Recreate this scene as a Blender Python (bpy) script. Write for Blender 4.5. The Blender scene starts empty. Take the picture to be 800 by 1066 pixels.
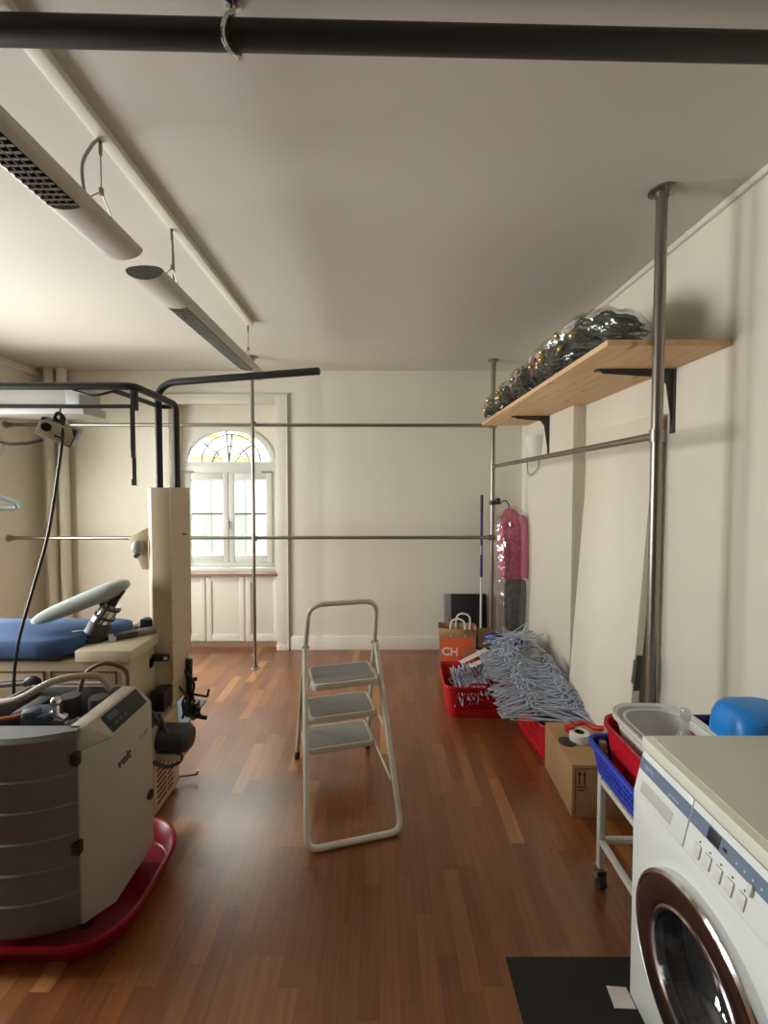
import bpy, bmesh, math, random
from mathutils import Vector, Matrix, Euler, noise
R = random.Random(7)
S = bpy.context.scene
COL = S.collection
PI = math.pi
rad = math.radians

# ------------------------------------------------------------------ materials
def lin(c):
    def f(v):
        v /= 255.0
        return v / 12.92 if v <= .04045 else ((v + .055) / 1.055) ** 2.4
    return (f(c[0]), f(c[1]), f(c[2]), 1)

def newmat(name):
    m = bpy.data.materials.new(name); m.use_nodes = True
    nt = m.node_tree
    return m, nt, nt.nodes.get('Principled BSDF'), nt.nodes.get('Material Output')

def mat(name, rgb, rough=.5, metal=0, var=.06, scale=6, bump=0, bscale=60, spec=.5, coat=0):
    m, nt, b, o = newmat(name)
    b.inputs['Roughness'].default_value = rough
    b.inputs['Metallic'].default_value = metal
    b.inputs['Specular IOR Level'].default_value = spec
    b.inputs['Coat Weight'].default_value = coat
    tc = nt.nodes.new('ShaderNodeTexCoord')
    nz = nt.nodes.new('ShaderNodeTexNoise'); nz.inputs['Scale'].default_value = scale; nz.inputs['Detail'].default_value = 4
    nt.links.new(tc.outputs['Object'], nz.inputs['Vector'])
    mx = nt.nodes.new('ShaderNodeMix'); mx.data_type = 'RGBA'
    c = lin(rgb)
    mx.inputs['A'].default_value = tuple(max(0, v * (1 - var)) for v in c[:3]) + (1,)
    mx.inputs['B'].default_value = tuple(min(1, v * (1 + var)) for v in c[:3]) + (1,)
    nt.links.new(nz.outputs['Fac'], mx.inputs['Factor'])
    nt.links.new(mx.outputs['Result'], b.inputs['Base Color'])
    if bump:
        n2 = nt.nodes.new('ShaderNodeTexNoise'); n2.inputs['Scale'].default_value = bscale
        nt.links.new(tc.outputs['Object'], n2.inputs['Vector'])
        bp = nt.nodes.new('ShaderNodeBump'); bp.inputs['Strength'].default_value = bump; bp.inputs['Distance'].default_value = .01
        nt.links.new(n2.outputs['Fac'], bp.inputs['Height']); nt.links.new(bp.outputs['Normal'], b.inputs['Normal'])
    return m

def glassy(name, tint, gloss=.12, rough=.05, translucent=0.0, bump=0, bscale=12):
    """thin clear or hazy sheet: transparent + glossy (+ translucent haze)"""
    m, nt, b, o = newmat(name)
    nt.nodes.remove(b)
    t = nt.nodes.new('ShaderNodeBsdfTransparent'); t.inputs['Color'].default_value = tuple(tint) + (1,)
    g = nt.nodes.new('ShaderNodeBsdfGlossy'); g.inputs['Roughness'].default_value = rough
    mx = nt.nodes.new('ShaderNodeMixShader'); mx.inputs[0].default_value = gloss
    nt.links.new(t.outputs[0], mx.inputs[1]); nt.links.new(g.outputs[0], mx.inputs[2])
    last = mx
    if translucent:
        d = nt.nodes.new('ShaderNodeBsdfTranslucent'); d.inputs['Color'].default_value = (.8, .8, .78, 1)
        d2 = nt.nodes.new('ShaderNodeBsdfDiffuse'); d2.inputs['Color'].default_value = (.8, .8, .78, 1)
        ms = nt.nodes.new('ShaderNodeMixShader'); ms.inputs[0].default_value = .5
        nt.links.new(d.outputs[0], ms.inputs[1]); nt.links.new(d2.outputs[0], ms.inputs[2])
        m2 = nt.nodes.new('ShaderNodeMixShader'); m2.inputs[0].default_value = translucent
        nt.links.new(mx.outputs[0], m2.inputs[1]); nt.links.new(ms.outputs[0], m2.inputs[2])
        last = m2
    if bump:
        tc = nt.nodes.new('ShaderNodeTexCoord')
        n2 = nt.nodes.new('ShaderNodeTexNoise'); n2.inputs['Scale'].default_value = bscale
        nt.links.new(tc.outputs['Object'], n2.inputs['Vector'])
        bp = nt.nodes.new('ShaderNodeBump'); bp.inputs['Strength'].default_value = bump; bp.inputs['Distance'].default_value = .03
        nt.links.new(n2.outputs['Fac'], bp.inputs['Height']); nt.links.new(bp.outputs['Normal'], g.inputs['Normal'])
    nt.links.new(last.outputs[0], o.inputs['Surface'])
    return m

def floor_mat():
    m, nt, b, o = newmat('parquet')
    N = nt.nodes.new; L = nt.links.new
    tc = N('ShaderNodeTexCoord'); sp = N('ShaderNodeSeparateXYZ'); L(tc.outputs['Object'], sp.inputs[0])
    def mth(op, a, bb=None):
        n = N('ShaderNodeMath'); n.operation = op
        for i, v in enumerate((a, bb)):
            if v is None: continue
            if isinstance(v, (int, float)): n.inputs[i].default_value = v
            else: L(v, n.inputs[i])
        return n.outputs[0]
    W, LEN = .068, .46
    xs = mth('DIVIDE', sp.outputs['X'], W)
    row = mth('FLOOR', xs)
    wn = N('ShaderNodeTexWhiteNoise'); wn.noise_dimensions = '1D'; L(row, wn.inputs['W'])
    ys = mth('ADD', mth('DIVIDE', sp.outputs['Y'], LEN), mth('MULTIPLY', wn.outputs['Value'], 7.3))
    colm = mth('FLOOR', ys)
    cb = N('ShaderNodeCombineXYZ'); L(row, cb.inputs[0]); L(colm, cb.inputs[1])
    w2 = N('ShaderNodeTexWhiteNoise'); w2.noise_dimensions = '2D'; L(cb.outputs[0], w2.inputs['Vector'])
    ramp = N('ShaderNodeValToRGB'); e = ramp.color_ramp.elements
    e[0].position = 0; e[0].color = lin((118, 66, 28)); e[1].position = 1; e[1].color = lin((192, 136, 76))
    for p, c in ((.28, (127, 73, 32)), (.6, (136, 81, 36)), (.85, (145, 89, 42)), (.96, (163, 107, 56))):
        x = e.new(p); x.color = lin(c)
    L(w2.outputs['Value'], ramp.inputs[0])
    mp = N('ShaderNodeMapping'); mp.inputs['Scale'].default_value = (60, 3.5, 1)
    ad = N('ShaderNodeVectorMath'); ad.operation = 'ADD'
    L(tc.outputs['Object'], mp.inputs[0]); L(mp.outputs[0], ad.inputs[0]); L(w2.outputs['Color'], ad.inputs[1])
    gn = N('ShaderNodeTexNoise'); gn.inputs['Scale'].default_value = 1.0; gn.inputs['Detail'].default_value = 5; L(ad.outputs[0], gn.inputs['Vector'])
    mr = N('ShaderNodeMapRange'); mr.inputs['From Min'].default_value = .25; mr.inputs['From Max'].default_value = .75
    mr.inputs['To Min'].default_value = .72; mr.inputs['To Max'].default_value = 1.2; L(gn.outputs['Fac'], mr.inputs[0])
    mul = N('ShaderNodeMix'); mul.data_type = 'RGBA'; mul.blend_type = 'MULTIPLY'; mul.inputs['Factor'].default_value = 1
    L(ramp.outputs['Color'], mul.inputs['A']); L(mr.outputs[0], mul.inputs['B'])
    # joints
    fx = mth('FRACT', xs); fy = mth('FRACT', ys)
    ex = mth('MINIMUM', fx, mth('SUBTRACT', 1, fx)); ey = mth('MULTIPLY', mth('MINIMUM', fy, mth('SUBTRACT', 1, fy)), LEN / W)
    ed = mth('MINIMUM', ex, ey)
    jr = N('ShaderNodeMapRange'); jr.inputs['From Max'].default_value = .025; jr.inputs['To Min'].default_value = .55; L(ed, jr.inputs[0])
    m2 = N('ShaderNodeMix'); m2.data_type = 'RGBA'; m2.blend_type = 'MULTIPLY'; m2.inputs['Factor'].default_value = 1
    L(mul.outputs['Result'], m2.inputs['A']); L(jr.outputs[0], m2.inputs['B'])
    L(m2.outputs['Result'], b.inputs['Base Color'])
    rr = N('ShaderNodeMapRange'); rr.inputs['To Min'].default_value = .26; rr.inputs['To Max'].default_value = .42
    L(gn.outputs['Fac'], rr.inputs[0]); L(rr.outputs[0], b.inputs['Roughness'])
    b.inputs['Specular IOR Level'].default_value = .4; b.inputs['Coat Weight'].default_value = .85; b.inputs['Coat Roughness'].default_value = .3
    bp = N('ShaderNodeBump'); bp.inputs['Strength'].default_value = .15; bp.inputs['Distance'].default_value = .002
    L(jr.outputs[0], bp.inputs['Height']); L(bp.outputs['Normal'], b.inputs['Normal'])
    return m

def pine_mat():
    m, nt, b, o = newmat('pine_board')
    N = nt.nodes.new; L = nt.links.new
    tc = N('ShaderNodeTexCoord'); mp = N('ShaderNodeMapping'); mp.inputs['Scale'].default_value = (22, 1.5, 8)
    L(tc.outputs['Object'], mp.inputs[0])
    nz = N('ShaderNodeTexNoise'); nz.inputs['Scale'].default_value = 1.2; nz.inputs['Detail'].default_value = 5; L(mp.outputs[0], nz.inputs['Vector'])
    rp = N('ShaderNodeValToRGB'); e = rp.color_ramp.elements
    e[0].position = .3; e[0].color = lin((214, 172, 124)); e[1].position = .7; e[1].color = lin((234, 200, 154)); L(nz.outputs['Fac'], rp.inputs[0])
    mk = N('ShaderNodeMapping'); mk.inputs['Scale'].default_value = (9, 4, 6); L(tc.outputs['Object'], mk.inputs[0])
    vo = N('ShaderNodeTexVoronoi'); vo.inputs['Scale'].default_value = 1.0; L(mk.outputs[0], vo.inputs['Vector'])
    kr = N('ShaderNodeValToRGB'); k = kr.color_ramp.elements
    k[0].position = .05; k[0].color = (1, 1, 1, 1); k[1].position = .16; k[1].color = (0, 0, 0, 1); L(vo.outputs['Distance'], kr.inputs[0])
    mx = N('ShaderNodeMix'); mx.data_type = 'RGBA'; L(kr.outputs['Color'], mx.inputs['Factor'])
    L(rp.outputs['Color'], mx.inputs['A']); mx.inputs['B'].default_value = lin((176, 122, 78))
    L(mx.outputs['Result'], b.inputs['Base Color']); b.inputs['Roughness'].default_value = .55
    return m

M = dict(
    wall=mat('wall_paint', (224, 219, 202), .75, var=.025, scale=1.6, bump=.05, bscale=180),
    ceil=mat('ceiling_paint', (206, 200, 188), .8, var=.02, scale=1.2),
    trim=mat('white_trim', (226, 221, 207), .45, var=.02),
    panelw=mat('window_panel_paint', (228, 224, 210), .45, var=.02),
    frame=mat('window_frame_paint', (212, 214, 204), .4, var=.02),
    sill=mat('sill_wood', (150, 122, 104), .45, var=.15),
    darkwall=mat('darkened_unseen_wall', (92, 84, 74), .8),  # unseen wall behind the camera, coloured dark to cut the front fill light
    leaf=mat('door_leaf_paint', (226, 220, 203), .5, var=.02),
    floor=floor_mat(), pine=pine_mat(),
    steel=mat('brushed_steel', (150, 142, 132), .32, .9, var=.08),
    chrome=mat('chrome', (215, 215, 215), .12, 1, var=.02),
    black=mat('black_paint', (36, 36, 37), .45, var=.1),
    rubber=mat('black_rubber', (24, 23, 23), .75, var=.2, scale=20),
    blackpl=mat('black_plastic', (30, 29, 29), .4, var=.1),
    darkgrey=mat('dark_grey_plastic', (62, 60, 58), .5, var=.1),
    cream=mat('cream_enamel', (204, 187, 154), .45, var=.06),
    creamlt=mat('pale_cream_enamel', (216, 203, 172), .45, var=.05),
    gencream=mat('generator_beige', (174, 166, 149), .5, var=.03),
    gengrey=mat('generator_grey', (106, 107, 104), .5, var=.04),
    blue=mat('blue_board_cloth', (66, 96, 140), .85, var=.1, bump=.15, bscale=150),
    sleeve=mat('sleeve_board_cloth', (172, 180, 170), .85, var=.06, bump=.15, bscale=150),
    red=mat('red_plastic', (196, 24, 34), .38, var=.06),
    trayred=mat('tray_red_plastic', (146, 8, 28), .3, var=.06),
    bluepl=mat('blue_plastic', (38, 68, 190), .4, var=.08),
    jug=mat('jug_blue_plastic', (20, 130, 214), .35, var=.05),
    navy=mat('navy_plastic', (28, 42, 130), .45, var=.1),
    white=mat('white_plastic', (222, 222, 214), .4, var=.03),
    enamel=mat('washer_enamel', (232, 236, 231), .28, var=.015, spec=.5),
    lid=mat('washer_lid_grey', (198, 196, 184), .5, var=.03),
    lidedge=mat('washer_lid_edge', (226, 228, 208), .4, var=.02),
    band=mat('washer_band_blue', (108, 126, 146), .45, var=.04),
    bronze=mat('door_ring_bronze', (112, 84, 72), .22, .85, var=.08),
    drum=mat('drum_steel', (168, 174, 180), .35, .2, var=.08),
    gasket=mat('gasket_rubber', (104, 108, 112), .55, var=.1),
    cardb=mat('cardboard', (176, 138, 98), .85, var=.07, scale=12),
    kraft=mat('kraft_paper', (166, 128, 88), .8, var=.1, scale=10),
    orange=mat('orange_print', (232, 104, 56), .7, var=.05),
    paper=mat('white_paper', (224, 216, 206), .8, var=.05),
    ink=mat('dark_ink', (60, 44, 34), .8, var=.05),
    logo=mat('logo_blue', (38, 40, 62), .5, var=.05),
    faint=mat('faint_grey_print', (120, 110, 98), .6, var=.05),
    wire=mat('hanger_wire', (184, 195, 212), .4, .15, var=.14, scale=3),
    laddercream=mat('ladder_enamel', (216, 211, 194), .38, 0, var=.05),
    tread=mat('tread_rubber', (142, 140, 135), .85, var=.12, scale=40, bump=.3, bscale=200),
    pink=mat('pink_fabric', (190, 52, 100), .6, var=.15, scale=14),
    darkcloth=mat('dark_fabric', (44, 42, 44), .85, var=.2, scale=12),
    film=glassy('clear_film', (.95, .95, .95), .2, .16, .07, .8, 14),
    film2=glassy('bundle_film', (.95, .96, .95), .12, .14, .05, 1.0, 10),
    clear=glassy('clear_plastic', (.88, .9, .9), .2, .1, .22),
    pane=glassy('window_pane', (.93, .97, .95), .06, .02),
    frost=glassy('rippled_pane', (.96, 1.0, .97), .06, .08, .07),
    yellow=glassy('yellow_pane', (.98, .88, .38), .05, .05, .25),
    doorglass=glassy('door_glass', (.9, .92, .94), .1, .03),
    lead=mat('lead_came', (120, 116, 112), .5, .3, var=.1),
    fir=mat('fir_needles', (58, 66, 52), .8, var=.4, scale=30),
    gold=mat('gold_bauble', (216, 192, 132), .22, .9, var=.1),
    bow=mat('red_bow', (176, 44, 62), .5, var=.2),
    alu=mat('lamp_aluminium', (196, 192, 182), .4, .2, var=.04),
    lampend=mat('lamp_end_grey', (116, 116, 112), .5, var=.05),
    louvre=mat('louvre_metal', (126, 122, 114), .35, .4, var=.15),
    bluegrey=mat('blue_grey_mat', (92, 104, 120), .8, var=.1, scale=20),
    hose=mat('beige_hose', (164, 148, 126), .55, var=.08),
    copper=mat('copper_pipe', (176, 104, 74), .35, .6, var=.1),
    brown=mat('brown_hose', (104, 58, 38), .5, var=.1),
    valve=mat('valve_blue_grey', (62, 74, 88), .5, var=.15),
    teal=mat('pale_teal_plastic', (206, 230, 228), .35, var=.04),
    beige=mat('beige_plate', (196, 186, 160), .5, var=.05),
    grey=mat('light_grey_metal', (150, 148, 142), .5, .1, var=.05),
    silver=mat('silver_grey', (150, 150, 148), .45, .4, var=.05),
    screen=mat('dark_panel', (26, 26, 27), .55, var=.1),
    lilac=mat('pale_shade', (190, 178, 172), .7, var=.03),
    facade=mat('facade_render', (154, 161, 155), .9, var=.04, scale=2),
    facade2=mat('facade_rib', (128, 134, 128), .9, var=.04, scale=2),
    foot=mat('ladder_foot', (70, 52, 44), .7, var=.1),
    bluelbl=mat('white_label', (186, 200, 214), .6, var=.03),
)

# ------------------------------------------------------------------ mesh builder
WM = {}
class MB:
    def __init__(s): s.v = []; s.f = []
    def add(s, vs, fs, m=None):
        o = len(s.v)
        s.v += [tuple(m @ Vector(p)) if m is not None else tuple(p) for p in vs]
        s.f += [tuple(i + o for i in f) for f in fs]
        return s
    def box(s, a, b, m=None):
        (x0, y0, z0), (x1, y1, z1) = a, b
        return s.add([(x0,y0,z0),(x1,y0,z0),(x1,y1,z0),(x0,y1,z0),(x0,y0,z1),(x1,y0,z1),(x1,y1,z1),(x0,y1,z1)],
                     [(0,3,2,1),(4,5,6,7),(0,1,5,4),(1,2,6,5),(2,3,7,6),(3,0,4,7)], m)
    def loft(s, rings, cap0=True, cap1=True, m=None, closed=False):
        n = len(rings[0]); vs = [p for r in rings for p in r]; fs = []
        k = len(rings)
        for i in range(k if closed else k - 1):
            a = i * n; b = ((i + 1) % k) * n
            for j in range(n):
                j2 = (j + 1) % n
                fs.append((a + j, a + j2, b + j2, b + j))
        if not closed:
            if cap0: fs.append(tuple(reversed(range(n))))
            if cap1: fs.append(tuple(range((k - 1) * n, k * n)))
        return s.add(vs, fs, m)
    def tube(s, pts, r, n=10, closed=False, m=None):
        P = [Vector(p) for p in pts]; k = len(P); rings = []
        rr = r if isinstance(r, (list, tuple)) else [r] * k
        up = None
        for i in range(k):
            if closed: t = P[(i + 1) % k] - P[i - 1]
            else: t = P[min(i + 1, k - 1)] - P[max(i - 1, 0)]
            t.normalize()
            if up is None:
                up = Vector((0, 0, 1)) if abs(t.z) < .9 else Vector((1, 0, 0))
            up = (up - t * up.dot(t))
            if up.length < 1e-6: up = t.orthogonal()
            up.normalize(); w = t.cross(up)
            rings.append([tuple(P[i] + (up * math.cos(a) + w * math.sin(a)) * rr[i]) for a in [2 * PI * q / n for q in range(n)]])
        return s.loft(rings, m=m, closed=closed)
    def cyl(s, a, b, r, r2=None, n=20, m=None):
        return s.tube([a, b], [r, r if r2 is None else r2], n, m=m)
    def lathe(s, prof, base, axis='Z', n=32, m=None, caps=True, closed=False):
        rings = []
        for r, h in prof:
            ring = []
            for q in range(n):
                a = 2 * PI * q / n; c_, s_ = r * math.cos(a), r * math.sin(a)
                p = {'Z': (c_, s_, h), 'X': (h, c_, s_), 'Y': (s_, h, c_), '-X': (-h, s_, c_)}[axis]
                ring.append((base[0] + p[0], base[1] + p[1], base[2] + p[2]))
            rings.append(ring)
        return s.loft(rings, caps, caps, m, closed)
    def prism(s, poly, lo, hi, plane='XY', m=None):
        def P(p, h): return {'XY': (p[0], p[1], h), 'XZ': (p[0], h, p[1]), 'YZ': (h, p[0], p[1])}[plane]
        return s.loft([[P(p, lo) for p in poly], [P(p, hi) for p in poly]], m=m)
    def sphere(s, c, r, n=14, sz=(1, 1, 1), m=None):
        k = n // 2; rings = []
        for i in range(1, k):
            t = PI * i / k
            rings.append([(c[0] + r * sz[0] * math.sin(t) * math.cos(2*PI*q/n), c[1] + r * sz[1] * math.sin(t) * math.sin(2*PI*q/n), c[2] - r * sz[2] * math.cos(t)) for q in range(n)])
        return s.loft(rings, m=m)
    def build(s, name, mt, parent=None, local=False, bevel=0, seg=2, smooth=True, angle=35, solid=0, sub=0, origin=None):
        bm = bmesh.new()
        if parent is not None:
            inv = Matrix() if local else WM[parent.name].inverted()
            base = WM[parent.name]
        else:
            if origin is None:
                xs = [p[0] for p in s.v]; ys = [p[1] for p in s.v]; zs = [p[2] for p in s.v]
                origin = ((min(xs) + max(xs)) / 2, (min(ys) + max(ys)) / 2, min(zs))
            inv = Matrix.Translation(-Vector(origin)); base = Matrix()
        vs = [bm.verts.new(inv @ Vector(p)) for p in s.v]
        for f in s.f:
            try: bm.faces.new([vs[i] for i in f])
            except ValueError: pass
        bmesh.ops.recalc_face_normals(bm, faces=bm.faces[:])
        if bevel:
            ed = [e for e in bm.edges if len(e.link_faces) == 2 and e.calc_face_angle(0) > rad(40)]
            bmesh.ops.bevel(bm, geom=ed, offset=bevel, segments=seg, profile=.5, affect='EDGES', clamp_overlap=True)
        me = bpy.data.meshes.new(name); bm.to_mesh(me); bm.free()
        me.materials.append(M[mt] if isinstance(mt, str) else mt)
        if smooth:
            me.polygons.foreach_set('use_smooth', [True] * len(me.polygons))
            me.set_sharp_from_angle(angle=rad(angle))
        o = bpy.data.objects.new(name, me); COL.objects.link(o)
        if parent is not None: o.parent = parent; WM[o.name] = base.copy()
        else: o.location = origin; WM[o.name] = Matrix.Translation(origin)
        if solid:
            md = o.modifiers.new('solid', 'SOLIDIFY'); md.thickness = solid; md.offset = 0
        if sub:
            md = o.modifiers.new('sub', 'SUBSURF'); md.levels = sub; md.render_levels = sub
        return o

def tag(o, label, cat, group=None):
    o['label'] = label; o['category'] = cat
    if group: o['group'] = group
    return o
def thing(name, label, cat, loc=(0, 0, 0), rz=0, group=None):
    o = bpy.data.objects.new(name, None); COL.objects.link(o); o.empty_display_size = .1
    o.location = loc; o.rotation_euler = (0, 0, rz)
    WM[o.name] = Matrix.Translation(loc) @ Matrix.Rotation(rz, 4, 'Z')
    return tag(o, label, cat, group)
def struct(o):
    o['kind'] = 'structure'; return o
def sroot(name, loc=(0, 0, 0)):
    o = bpy.data.objects.new(name, None); COL.objects.link(o); o.location = loc; o['kind'] = 'structure'
    WM[o.name] = Matrix.Translation(loc); return o
def fillet(pts, r, n=6):
    P = [Vector(p) for p in pts]; out = [P[0]]
    for i in range(1, len(P) - 1):
        a = (P[i-1] - P[i]); b = (P[i+1] - P[i]); d = min(r, a.length * .45, b.length * .45)
        p0 = P[i] + a.normalized() * d; p1 = P[i] + b.normalized() * d
        for k in range(n + 1):
            t = k / n; out.append(p0 * (1-t)**2 + P[i] * 2*t*(1-t) + p1 * t*t)
    out.append(P[-1]); return [tuple(p) for p in out]
def spline(pts, n=8):
    P = [Vector(p) for p in pts]; P = [P[0]*2 - P[1]] + P + [P[-1]*2 - P[-2]]; out = []
    for i in range(1, len(P) - 2):
        for k in range(n):
            t = k / n; a, b, c, d = P[i-1], P[i], P[i+1], P[i+2]
            out.append(tuple(.5 * ((2*b) + (c - a)*t + (2*a - 5*b + 4*c - d)*t*t + (3*b - a - 3*c + d)*t**3)))
    out.append(tuple(P[-2])); return out
def rrect(cx, cy, w, d, r, z, n=6):
    pts = []
    for (sx, sy, a0) in ((1, 1, 0), (-1, 1, PI/2), (-1, -1, PI), (1, -1, 1.5*PI)):
        for k in range(n + 1):
            a = a0 + PI/2 * k / n
            pts.append((cx + sx*(w/2 - r) + r*math.cos(a), cy + sy*(d/2 - r) + r*math.sin(a), z))
    return pts
def resample(loop, N):
    P = [Vector(p) for p in loop]; P.append(P[0]); L = [0]
    for i in range(1, len(P)): L.append(L[-1] + (P[i] - P[i-1]).length)
    out = []; j = 0
    for k in range(N):
        t = L[-1] * k / N
        while L[j+1] < t: j += 1
        f = (t - L[j]) / max(1e-9, L[j+1] - L[j]); out.append(tuple(P[j].lerp(P[j+1], f)))
    return out
def text(name, body, size, mt, parent, mtx, ext=.0006, bold=0):
    c = bpy.data.curves.new(name, 'FONT'); c.body = body; c.size = size; c.extrude = ext; c.align_x = 'CENTER'; c.align_y = 'CENTER'
    c.offset = bold; c.resolution_u = 3
    tmp = bpy.data.objects.new('tmp', c); COL.objects.link(tmp)
    me = bpy.data.meshes.new_from_object(tmp.evaluated_get(bpy.context.evaluated_depsgraph_get()))
    COL.objects.unlink(tmp); bpy.data.objects.remove(tmp)
    me.materials.clear(); me.materials.append(M[mt]); me.name = name
    o = bpy.data.objects.new(name, me); COL.objects.link(o)
    o.parent = parent; o.matrix_local = WM[parent.name].inverted() @ mtx
    return o
def axes(o, x, y, z):
    return Matrix(((x[0], y[0], z[0], o[0]), (x[1], y[1], z[1], o[1]), (x[2], y[2], z[2], o[2]), (0, 0, 0, 1)))

# ------------------------------------------------------------------ room
ZC, YB, XR, XL, YF = 2.855, 4.42, 1.45, -3.45, -2.0
struct(MB().box((XL-.2, YF-.2, -.1), (XR+.2, YB+.2, 0)).build('floor', 'floor', origin=(0, 0, 0)))
struct(MB().box((XL-.2, YF-.2, ZC), (XR+.2, YB+.2, ZC+.1)).build('ceiling', 'ceil'))
struct(MB().box((XR, YF-.2, 0), (XR+.2, YB+.2, ZC)).build('wall_right', 'wall'))
struct(MB().box((XL, YF-.2, 0), (XR, YF, ZC)).build('wall_front', 'darkwall'))
NX0, NX1, NZ, YN = -2.15, -1.055, 2.535, 4.56
w = MB(); w.box((XL, YB, 0), (NX0, YB+.2, ZC)); w.box((NX1, YB, 0), (XR, YB+.2, ZC)); w.box((NX0, YB, NZ), (NX1, YB+.2, ZC))
struct(w.build('wall_back', 'wall'))
w = MB(); OYS = oy = [(1.2, 2.1), (2.4, 3.35)]; z0, z1 = .8, 2.25
ys = [YF-.2, oy[0][0], oy[0][1], oy[1][0], oy[1][1], YB+.2]
for i in (0, 2, 4): w.box((XL-.2, ys[i], 0), (XL, ys[i+1], ZC))
for a, b in oy: w.box((XL-.2, a, 0), (XL, b, z0)); w.box((XL-.2, a, z1), (XL, b, ZC))
struct(w.build('wall_left', 'wall'))
for i, (a, b) in enumerate(oy):
    r_ = sroot('window_%d' % (i+2), (XL-.1, (a+b)/2, z0)); f = MB()
    f.box((XL-.13, a, z0), (XL-.07, a+.06, z1)); f.box((XL-.13, b-.06, z0), (XL-.07, b, z1)); f.box((XL-.13, a, z0), (XL-.07, b, z0+.06)); f.box((XL-.13, a, z1-.06), (XL-.07, b, z1))
    f.box((XL-.13, (a+b)/2-.04, z0), (XL-.07, (a+b)/2+.04, z1)); f.build('window_frame', 'frame', r_, bevel=.005)
# wall pier on the right wall, corner pipes, baseboards, trims
struct(MB().box((1.36, 3.06, 0), (XR, 4.0, ZC)).build('wall_pier', 'wall', bevel=.006))
p = MB()
for x in (-3.30, -3.17): p.cyl((x, 4.34, 0), (x, 4.34, ZC), .045)
struct(p.build('trim_1', 'wall'))
struct(MB().box((-.94, YB-.018, 0), (XR, YB, .14)).build('baseboard_back', 'trim', bevel=.004))
b = MB(); b.box((XR-.015, YF, 0), (XR, 3.06, .12)); struct(b.build('baseboard_right', 'trim', bevel=.003))
t = MB(); t.box((XR-.022, YF, ZC-.028), (XR, 3.06, ZC)); struct(t.build('trim_2', 'trim', bevel=.004))
struct(MB().box((XL, YF, ZC-.07), (XL+.05, YB, ZC)).build('trim_3', 'trim', bevel=.012))
# casing round the window niche
c = MB(); c.box((NX1-.01, YB-.022, 0), (NX1+.112, YB+.02, NZ+.075)); c.box((NX0-.112, YB-.022, 0), (NX0+.01, YB+.02, NZ+.075))
c.box((NX0+.01, YB-.0215, NZ-.01), (NX1-.01, YB+.02, NZ+.075)); struct(c.build('trim_4', 'trim', bevel=.006))
c = MB(); c.box((NX1+.106, YB-.034, .0), (NX1+.118, YB, NZ+.08)); c.box((NX0-.118, YB-.034, 0), (NX0-.106, YB, NZ+.08)); c.box((NX0-.106, YB-.0335, NZ+.068), (NX1+.106, YB, NZ+.082)); c.box((NX1-.012,YB-.03,0),(NX1+.106,YB,.05))
struct(c.build('trim_5', 'trim', bevel=.004))

# ------------------------------------------------------------------ window
WXC, WHW, WHH, ZS, ZSILL = -1.59, .465, .37, 1.93, .80
win = sroot('window_1', (WXC, YN, ZSILL))
def el(a, hw=WHW, hh=WHH): return (WXC + hw*math.cos(a), ZS + hh*math.sin(a))
# wall plate round the arch
w = MB(); n = 32; yt = NZ
for i in range(n):
    a0, a1 = PI*i/n, PI*(i+1)/n; p0, p1 = el(a0, WHW+.02, WHH+.02), el(a1, WHW+.02, WHH+.02)
    w.prism([p0, (p0[0], yt), (p1[0], yt), p1], YN, YN+.06, 'XZ')
w.box((WXC+WHW+.02, YN, .0), (NX1, YN+.06, NZ)); w.box((NX0, YN, 0), (WXC-WHW-.02, YN+.06, NZ))
struct(w.build('wall_niche', 'wall'))
# niche side walls are part of wall_back ends; arch frame
f = MB()
for hw, hh, t_, d in ((WHW+.028, WHH+.028, .05, -.02), (WHW-.012, WHH-.012, .022, -.008)):
    rings = []
    for i in range(n + 1):
        a = PI*i/n; q0 = el(a, hw, hh); q1 = el(a, hw-t_, hh-t_)
        rings.append([(q0[0], YN+d, q0[1]), (q1[0], YN+d, q1[1]), (q1[0], YN+.05, q1[1]), (q0[0], YN+.05, q0[1])])
    f.loft(rings)
f.box((WXC-WHW-.03, YN-.025, ZS-.1), (WXC+WHW+.03, YN+.05, ZS+.012))
f.build('arch_frame', 'frame', win, bevel=.003)
f = MB(); f.box((WXC-WHW-.03, YN-.015, ZSILL), (WXC-WHW+.015, YN+.05, ZS-.1)); f.box((WXC+WHW-.015, YN-.015, ZSILL), (WXC+WHW+.03, YN+.05, ZS-.1)); f.box((WXC-WHW, YN-.015, ZSILL), (WXC+WHW, YN+.05, ZSILL+.09))
f.build('window_frame', 'frame', win, bevel=.004)
def sash(x0, x1, side):
    zb, zt = ZSILL+.09, ZS-.1; t_ = .06
    s_ = MB(); s_.box((x0, YN-.035, zb), (x0+t_, YN+.02, zt)); s_.box((x1-t_, YN-.035, zb), (x1, YN+.02, zt)); s_.box((x0+t_, YN-.034, zb), (x1-t_, YN+.02, zb+.075)); s_.box((x0+t_, YN-.034, zt-.075), (x1-t_, YN+.02, zt))
    o = s_.build('sash', 'frame', win, bevel=.006)
    MB().box((x0+t_-.01, YN-.012, zb+.5), (x1-t_+.01, YN+.012, zb+.518)).build('glazing_bar', 'lead', o)
    MB().box((x0+t_-.01, YN-.003, zb+.06), (x1-t_+.01, YN+.003, zt-.06)).build('pane', 'frost', o)
sash(WXC-WHW+.012, WXC-.002, -1); sash(WXC+.002, WXC+WHW-.012, 1)
h = MB(); h.box((WXC-.022, YN-.05, 1.24), (WXC+.002, YN-.034, 1.34), None); h.cyl((WXC-.01, YN-.05, 1.31), (WXC-.01, YN-.085, 1.31), .009); h.tube(fillet([(WXC-.01, YN-.08, 1.31), (WXC-.01, YN-.085, 1.2)], .01), .009)
h.build('window_handle', 'white', win)
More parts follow.
